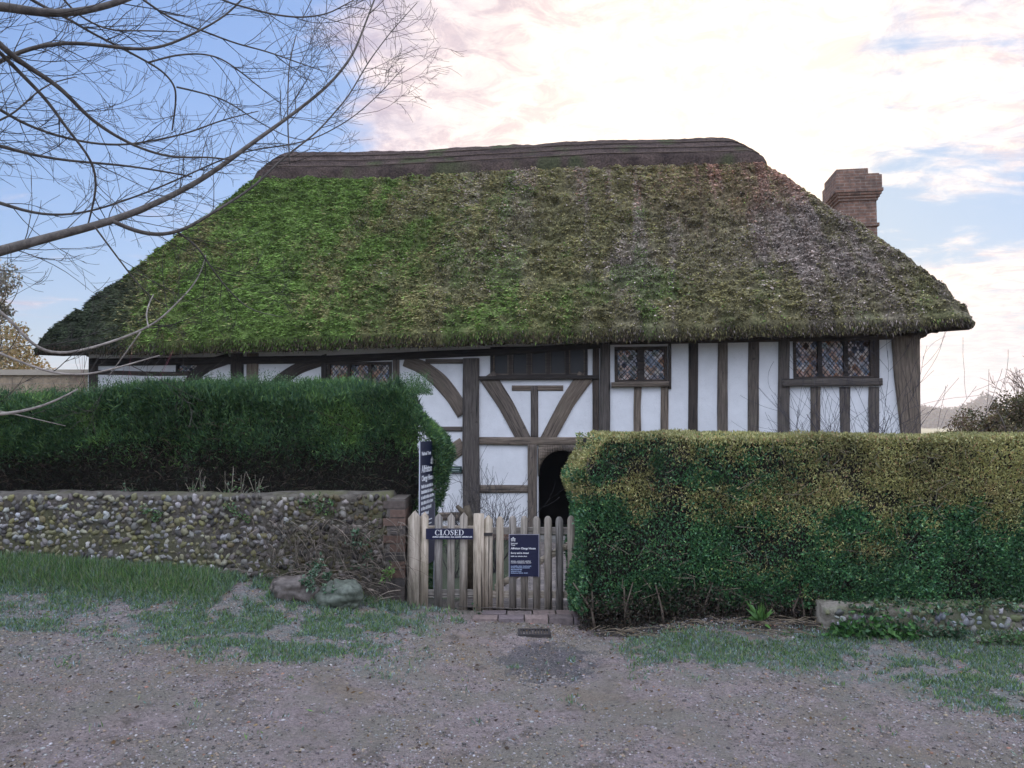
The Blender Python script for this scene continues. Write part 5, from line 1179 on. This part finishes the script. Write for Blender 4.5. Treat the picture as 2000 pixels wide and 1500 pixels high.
# ------------------------------------------------------------------ the overhanging tree
tree = thing('ash_tree', 'bare pale barked tree reaching its branches over the lane from the left', 'tree', (-5.2, 4.6, float(gz(-5.2, 4.6)))); o = np.array(tree.location)
BK = np.array((0.20, 0.175, 0.15))
tk = MB(); TP = np.array([(-5.2, 4.6, 0.2), (-5.15, 4.62, 1.2), (-5.05, 4.7, 2.4), (-4.95, 4.7, 3.6), (-5.0, 4.8, 5.0), (-4.8, 4.9, 6.6), (-4.7, 5.0, 8.5)])
tk.tube(TP - o, [0.24, 0.20, 0.18, 0.15, 0.12, 0.08, 0.04], 12, BK * 0.9); tk.build('trunk', M_bark, tree)
BR = [  # traced in the photograph: (x, y, width) with depths at start and end
 (4.6, 6.2, [(-60, 508, 26), (0, 490, 24), (110, 460, 20), (220, 432, 17), (300, 400, 14), (380, 360, 11), (440, 320, 10), (480, 288, 9), (560, 232, 7), (640, 170, 6), (690, 110, 5), (712, 50, 4), (735, -10, 3)]),
 (5.0, 6.0, [(220, 432, 9), (262, 452, 9), (310, 462, 8), (360, 450, 7), (400, 425, 6), (450, 395, 5), (500, 362, 5), (540, 320, 4.5), (565, 300, 4), (620, 258, 3.5), (680, 190, 3), (720, 120, 2.5), (765, 60, 2), (815, 5, 1.5)]),
 (4.4, 5.4, [(-60, 30, 18), (0, 88, 15), (40, 125, 13), (90, 150, 10), (130, 180, 9), (165, 225, 8), (200, 250, 7), (250, 280, 6), (300, 300, 5), (350, 310, 5), (400, 305, 4), (450, 312, 3)]),
 (4.5, 5.2, [(-50, 60, 10), (0, 100, 9), (50, 155, 8), (90, 190, 7), (125, 245, 6), (150, 275, 5), (180, 310, 5), (192, 350, 5), (182, 400, 4), (172, 438, 3)]),
 (4.2, 4.8, [(-60, 5, 24), (0, 10, 22), (60, 24, 21), (110, 30, 19), (160, 23, 17), (220, 10, 15), (280, -15, 13)]),
 (4.6, 5.2, [(-50, 150, 10), (0, 118, 9), (60, 92, 9), (130, 82, 8), (200, 88, 8), (260, 98, 7), (310, 96, 6), (360, 75, 5), (410, 50, 4), (450, 25, 4), (480, -10, 3)]),
 (5.0, 5.8, [(-50, 180, 8), (0, 215, 7), (50, 245, 6), (100, 262, 5), (170, 280, 5), (240, 285, 4.5), (300, 275, 4), (370, 260, 3.5), (430, 235, 3), (505, 217, 2)]),
 (4.8, 5.4, [(-50, 270, 9), (0, 285, 8), (70, 305, 6), (140, 315, 5), (210, 320, 5), (260, 325, 4), (320, 335, 4), (375, 345, 3)]),
 (4.9, 6.2, [(-50, 380, 9), (0, 395, 8), (50, 415, 6), (100, 422, 5), (160, 418, 4.5), (220, 400, 4), (290, 375, 3.5), (360, 345, 3.5), (440, 308, 3.2), (500, 290, 3), (560, 285, 3), (620, 270, 2.5), (690, 230, 2.2), (740, 185, 1.8), (790, 130, 1.5)]),
 (4.7, 5.6, [(20, -30, 8), (60, 0, 7), (130, 35, 6), (180, 65, 5), (230, 90, 5), (290, 122, 4.5), (320, 140, 4), (345, 170, 4), (342, 215, 3.5), (336, 255, 3)]),
 (4.8, 6.0, [(240, -30, 6), (280, 0, 5), (330, 35, 4.5), (400, 62, 4), (460, 85, 3.5), (520, 100, 3), (590, 125, 2.5), (640, 142, 1.5)]),
 (5.0, 5.6, [(390, -25, 5), (430, 0, 4), (480, 15, 4), (540, 30, 4), (590, 35, 3.5), (640, 28, 3), (700, -5, 2)]),
 (5.2, 5.8, [(290, 122, 4), (340, 108, 4), (390, 104, 3.5), (430, 112, 3.5), (470, 140, 3), (500, 165, 2.5), (545, 200, 2)]),
 (5.4, 5.6, [(566, 320, 3), (562, 250, 3), (562, 180, 2.5), (565, 120, 2.5), (578, 70, 2)]),
 (5.3, 6.0, [(345, 170, 4), (390, 180, 3.5), (440, 195, 3), (500, 235, 2.5), (560, 268, 2), (600, 275, 1.5)]),
 (4.9, 5.3, [(185, 443, 4), (220, 490, 3.5), (265, 550, 3), (300, 585, 2.2), (335, 602, 1.5)]),
 (5.2, 5.8, [(345, 452, 5), (385, 480, 4), (412, 522, 3.5), (440, 560, 3), (480, 600, 2.5), (512, 612, 2), (552, 619, 1.5)]),
 (4.6, 5.4, [(-50, 570, 7), (0, 605, 6), (35, 640, 6), (65, 680, 6), (110, 695, 6), (180, 680, 5.5), (240, 660, 5), (290, 640, 4.5), (320, 620, 4), (345, 590, 3), (372, 568, 3), (395, 530, 2.5), (402, 498, 2)]),
 (4.5, 4.9, [(-50, 812, 8), (0, 810, 7), (60, 805, 6), (110, 785, 5), (152, 760, 3)]),
 (4.6, 5.0, [(-50, 665, 6), (0, 690, 5), (65, 718, 5), (130, 737, 4.5), (180, 733, 4), (250, 712, 3.5), (312, 694, 2)]),
 (5.0, 5.2, [(290, 640, 3), (285, 615, 3), (292, 590, 3), (300, 575, 2)]),
 (5.0, 5.1, [(275, 648, 3), (245, 690, 2.5), (212, 735, 2)]),
 (4.6, 5.0, [(-40, 790, 4), (20, 808, 3), (70, 818, 2.5), (128, 832, 1.5)]),
 (4.8, 5.2, [(-40, 250, 5), (20, 232, 4), (60, 190, 4), (90, 160, 3), (150, 150, 2)]),
 (4.7, 5.3, [(100, -30, 5), (150, 30, 4), (210, 60, 4), (290, 60, 3), (350, 62, 2)]),
]
tw = MB(); tips = MB()
rb = random.Random(3)
def smooth_path(pts, n_per=5):
    A = np.array(pts, float); d = np.concatenate([[0], np.cumsum(np.linalg.norm(np.diff(A[:, :3], axis=0), axis=1))]); u = np.linspace(0, d[-1], len(A) * n_per)
    B = np.stack([np.interp(u, d, A[:, i]) for i in range(A.shape[1])], 1)
    for _ in range(6): B[1:-1] = (B[:-2] + 2 * B[1:-1] + B[2:]) / 4
    return B
for bi, (d0, d1, pts) in enumerate(BR):
    dl = [0.0]
    for a, b_ in zip(pts[:-1], pts[1:]): dl.append(dl[-1] + math.hypot(b_[0] - a[0], b_[1] - a[1]))
    A = []
    for (px, py, w), s_ in zip(pts, dl):
        Y = d0 + (d1 - d0) * s_ / dl[-1]; X, _, Z = at(px, py, Y); A.append((X, Y, Z, w / F * Y / 2 * (0.85 if w > 12 else 0.95)))
    if pts[0][0] <= 25 and pts[0][0] < 0:       # run back to the trunk
        h = A[0][2] - 0.35 if pts[0][1] > 200 else A[0][2] - 0.5
        h = min(max(h, 1.2), 6); tx = np.interp(h, TP[:, 2], TP[:, 0]); ty = np.interp(h, TP[:, 2], TP[:, 1])
        A = [(tx, ty, h, A[0][3] * 1.5), ((tx + A[0][0]) / 2, (ty + A[0][1]) / 2, (h + A[0][2]) / 2 + 0.03, A[0][3] * 1.2)] + A
    Bp = smooth_path(A); rr = np.maximum(Bp[:, 3], 0.0018)
    b = MB(); b.tube(Bp[:, :3] - o, rr, 7, BK * (0.5 if pts[0][1] < 480 else (0.68 if pts[0][1] < 560 else 1.5))); b.build('branch', M_bark, tree)  # bark colour carries light: dark silhouette high up, pale lit branches below
    # side twigs
    Ltot = np.linalg.norm(np.diff(Bp[:, :3], axis=0), axis=1).sum(); nt_ = int(Ltot * (7.5 if pts[0][1] < 560 else 3.0))
    for i in range(nt_):
        j = rb.randrange(6, len(Bp) - 2); p = Bp[j, :3]; T = Bp[j + 1, :3] - Bp[j, :3]; T /= np.linalg.norm(T) + 1e-9
        sd_ = rb.choice([-1, 1]); nrm_ = np.array((-T[2], 0, T[0])) * sd_; dd = T * 0.8 + nrm_ * rb.uniform(0.4, 0.95) + np.array((0.0, rb.gauss(0, 0.35), 0.0))
        grow(tw, p - o, dd, rb.uniform(0.18, 0.62), min(rr[j] * 0.6, rb.uniform(0.0028, 0.005)), 2 if rb.random() < 0.6 else 1, rb.choice([0.9, -0.2, 0.4]), 0.55, BK * 0.34, 6, 3, 4, 0.0014)
    # buds
o_tw = tw.build('twigs', M_bark, tree); o_tw['kind'] = 'stuff'

# ------------------------------------------------------------------ garden shrubs
def bare_shrub(name, label, base, n, h, spread, r, col, depth=2, kids=3, up=0.6):
    t_ = thing(name, label, 'shrub', base); b = MB()
    for i in range(n):
        a = random.uniform(0, 2 * math.pi); d = np.array((math.cos(a) * spread, math.sin(a) * spread * 0.7, 1.0))
        grow(b, (random.gauss(0, 0.04), random.gauss(0, 0.04), -0.03), d, h * random.uniform(0.6, 1.1), r * random.uniform(0.6, 1.1), depth, up, 0.6, col, 7, kids, 5, 0.0025)
    b.build('stems', M_bark, t_); return t_
def gpos(px, Y): return (float(at(px, 900, Y)[0]), Y, float(gz(float(at(px, 900, Y)[0]), Y)))
random.seed(21)
bare_shrub('bare_shrub', 'leafless arching shrub before the right hand leaded window and corner post', gpos(1675, 11.2), 15, 2.35, 0.62, 0.016, (0.055, 0.05, 0.06), 2, 5)
bare_shrub('bare_shrub', 'leafless twiggy bush against the white wall just behind the gate', gpos(968, 10.6), 15, 1.05, 0.55, 0.009, (0.05, 0.045, 0.045), 2, 4)
bare_shrub('bare_shrub', 'thin bare bush between the welcome board and the oak post', gpos(888, 10.2), 10, 1.0, 0.4, 0.007, (0.05, 0.045, 0.045), 2, 3)
bare_shrub('bare_shrub', 'leafless sprawling bush at the cottage corner, against the pale sky', gpos(1800, 11.0), 9, 1.6, 0.6, 0.012, (0.09, 0.075, 0.06), 2, 3)
bare_shrub('dogwood', 'red stemmed leafless dogwood under the left end of the thatch', gpos(215, 12.4), 46, 2.35, 0.50, 0.012, (0.22, 0.07, 0.085), 1, 4, 0.4)
# stump of an old tree behind the fence
st = thing('tree_stump', 'short forked dead trunk just behind the picket fence', 'stump', (gx(915, 6.8), 6.8, 0.0)); b = MB()
b.tube([(0, 0, -0.1), (0.0, 0, 0.4), (0.0, 0.01, 0.75), (-0.02, 0.02, 0.86)], [0.06, 0.05, 0.045, 0.03], 8, (0.10, 0.08, 0.055)); b.tube([(0.0, 0.0, 0.62), (-0.05, 0, 0.80), (-0.11, 0.01, 0.86)], [0.035, 0.028, 0.018], 7, (0.10, 0.08, 0.055)); b.build('trunk', M_bark, st)
# old stone trough behind fence
# garden path
pth = MB(); n_ = 30
yy = np.linspace(6.36, 13.2, n_); w_ = 0.55
xc = 0.1 + 0.75 * sstep(yy, 6.5, 13)
Vp = np.vstack([np.stack([xc - w_, yy, gz(xc - w_, yy) + 0.03], 1), np.stack([xc + w_, yy, gz(xc + w_, yy) + 0.03], 1)]); i = np.arange(n_ - 1)
pth.add(Vp, np.stack([i, i + n_, i + n_ + 1, i + 1], 1), Vp[:, :2]); tag(pth.build('path', mk_brick('path_brick', (0.20, 0.17, 0.15), (0.15, 0.13, 0.12), (0.08, 0.07, 0.055))), kind='structure')

# ------------------------------------------------------------------ background
def crown_tree(name, label, base, trunk_h, cr_r, pal, n, lsize, cat='tree', stretch=1.0, core_gap=0.5, group=None, bark=(0.12, 0.10, 0.08), cz=None):
    t_ = thing(name, label, cat, base, 0, group); b = MB(); cz = cz if cz is not None else trunk_h + cr_r * stretch * 0.6
    b.tube([(0, 0, -0.3), (0.05, 0, trunk_h * 0.6), (0.0, 0.05, cz)], [cr_r * 0.09, cr_r * 0.07, cr_r * 0.03], 8, bark)
    for i in range(9): a = random.uniform(0, 6.28); grow(b, (0, 0, trunk_h * 0.6 + (cz - trunk_h * 0.6) * random.random()), (math.cos(a), math.sin(a), 0.6), cr_r * 0.95, cr_r * 0.03, 1, 0.3, 0.6, bark, 6, 4, 5, 0.01)
    b.build('trunk', M_bark, t_)
    nc = 42; cc = RNG.normal(0, 1, (nc, 3)); cc = unit(cc) * RNG.uniform(0.35, 1, (nc, 1)) ** 0.6 * np.array((cr_r, cr_r, cr_r * stretch)); cc[:, 2] += cz
    rad = RNG.uniform(0.16, 0.36, nc) * cr_r; idx = RNG.integers(0, nc, n)
    P = cc[idx] + unit(RNG.normal(0, 1, (n, 3))) * (rad[idx] * RNG.uniform(0.5, 1.05, n))[:, None]
    tone = RNG.uniform(0.7, 1.3, nc)[idx][:, None]
    V, Fa, C = leaf_mesh(P, unit(RNG.normal(0, 1, (n, 3))), RNG.uniform(0.7, 1.4, n) * lsize, RNG.uniform(0.4, 0.8, n) * lsize, pick(pal, n, 0.25) * tone, 0.15, 0.1)
    mesh_np('crown', V, Fa, M_leaf, t_, col=C); return t_
random.seed(8)
def wpos(px, Y, z=None): return (float(at(px, 800, Y)[0]), Y, float(gz(float(at(px, 800, Y)[0]), Y)) if z is None else z)
crown_tree('evergreen_tree', 'tall pale leaved evergreen at the left edge beyond the tan wall', wpos(-70, 24), 3.0, 2.25, [(0.180, 0.180, 0.132), (0.240, 0.222, 0.186), (0.120, 0.126, 0.084), (0.300, 0.276, 0.240)], 15000, 0.12, stretch=1.35, cz=5.0)
crown_tree('autumn_bush', 'golden brown bush in front of the tan wall at the left edge', wpos(-25, 17), 0.8, 1.15, [(0.30, 0.22, 0.09), (0.22, 0.19, 0.08), (0.36, 0.26, 0.13)], 12000, 0.07, 'bush', stretch=1.5, cz=2.7)
crown_tree('round_bush', 'rounded brown green bush above the hedge at the right edge', wpos(2022, 15), 0.3, 1.25, [(0.072, 0.078, 0.027), (0.102, 0.096, 0.036), (0.120, 0.084, 0.048)], 34000, 0.06, 'bush', stretch=1.0, cz=1.5)
crown_tree('round_bush', 'lower spreading part bush in front of the rounded one at the right', wpos(1955, 13.5), 0.2, 0.85, [(0.084, 0.078, 0.030), (0.120, 0.096, 0.042), (0.132, 0.090, 0.060)], 20000, 0.055, 'bush', stretch=0.8, cz=1.55)
tn = thing('tan_wall', 'old tan stone garden wall left of the cottage', 'wall', (-13.5, 16.0, -0.5)); b = MB()
tw_l, tw_r = float(at(-200, 740, 16)[0]), float(at(176, 740, 16)[0]); ztw = float(at(100, 722, 16)[2])
b.box(tw_l + 13.5, tw_r + 13.5, 0, 0.4, -0.2, ztw + 0.5 - 0.12); b.build('masonry', M_tanstone, tn)
b = MB(); b.box(tw_l + 13.45, tw_r + 13.55, -0.06, 0.46, ztw + 0.5 - 0.12, ztw + 0.5); b.build('coping', mat_plain('coping_stone', (0.42, 0.36, 0.28), 0.9), tn)
# bare tree at right edge
bt = thing('bare_tree', 'thin leafless tree against the pale sky at the right edge', 'tree', wpos(2015, 26)); b = MB()
b.tube([(0, 0, -0.3), (0.05, 0, 1.6), (-0.1, 0, 3.0), (-0.1, 0, 4.0)], [0.12, 0.09, 0.05, 0.02], 7, (0.16, 0.12, 0.09)); b.build('trunk', M_bark, bt)
b = MB()
for i in range(26): a = random.uniform(0, 6.28); grow(b, (0, 0, random.uniform(0.9, 3.9)), (math.cos(a) * 0.8, math.sin(a) * 0.8, 0.9), random.uniform(0.7, 1.5), 0.022, 2, 0.4, 0.5, (0.18, 0.13, 0.10), 6, 4, 4, 0.007)
b.build('branches', M_bark, bt)
# distant wood, field and hills
n = 30000; px_ = RNG.uniform(1700, 2300, n); Yd = RNG.uniform(560, 700, n); X = (px_ - 1000) / F * Yd
hgt = 6.0 + 16 * fbm(px_ * 0.02, px_ * 0, 0, 4, 3) + 13 * np.exp(-((px_ - 1935) / 28) ** 2); Z = -1.0 + hgt * RNG.uniform(0, 1, n) ** 0.7
V, Fa, C = leaf_mesh(np.stack([X, Yd, Z], 1), unit(RNG.normal(0, 1, (n, 3))), RNG.uniform(1.8, 4.0, n), RNG.uniform(1.0, 2.0, n), pick([(0.14, 0.11, 0.07), (0.10, 0.09, 0.05), (0.18, 0.13, 0.10)], n, 0.2), 0.2, 0.1)
tag(mesh_np('distant_wood', V, Fa, M_leaf, col=C), kind='stuff')
nh, mh = 120, 14; xh = np.linspace(-2600, 3400, nh); rowsH = []
for j in range(mh):
    u = j / (mh - 1); yh = 1500 + 1300 * u; zh = -6 + (64 + 26 * fbm(xh * 0.0011, xh * 0, 0, 3, 4)) * math.sin(u * math.pi / 2) * (0.75 + 0.25 * np.sin(xh * 0.0012 + 0.4)); rowsH.append(np.stack([xh, np.full(nh, yh), zh], 1))
I = (np.arange(mh - 1)[:, None] * nh + np.arange(nh - 1)[None]).ravel()
tag(mesh_np('hills', np.vstack(rowsH), np.stack([I, I + 1, I + nh + 1, I + nh], 1), mat_plain('down_grass', (0.14, 0.15, 0.08), 0.95, 0.004, 0.4, 0.0), smooth=True), kind='structure')

# the winter air between here and the downs
b = MB(); b.box(-5400, 5400, -700, 9300, -9, 104)
hm = bpy.data.materials.new('haze'); hm.use_nodes = True; t = hm.node_tree; t.nodes.clear()
vo = N(t, 'ShaderNodeVolumePrincipled'); vo.inputs['Color'].default_value = (0.93, 0.92, 0.95, 1); vo.inputs['Density'].default_value = 0.0007; vo.inputs['Anisotropy'].default_value = 0.3
mo = N(t, 'ShaderNodeOutputMaterial'); L(t, vo.outputs[0], mo.inputs['Volume'])
tag(b.build('haze', hm), kind='stuff')
S.cycles.volume_bounces = 0
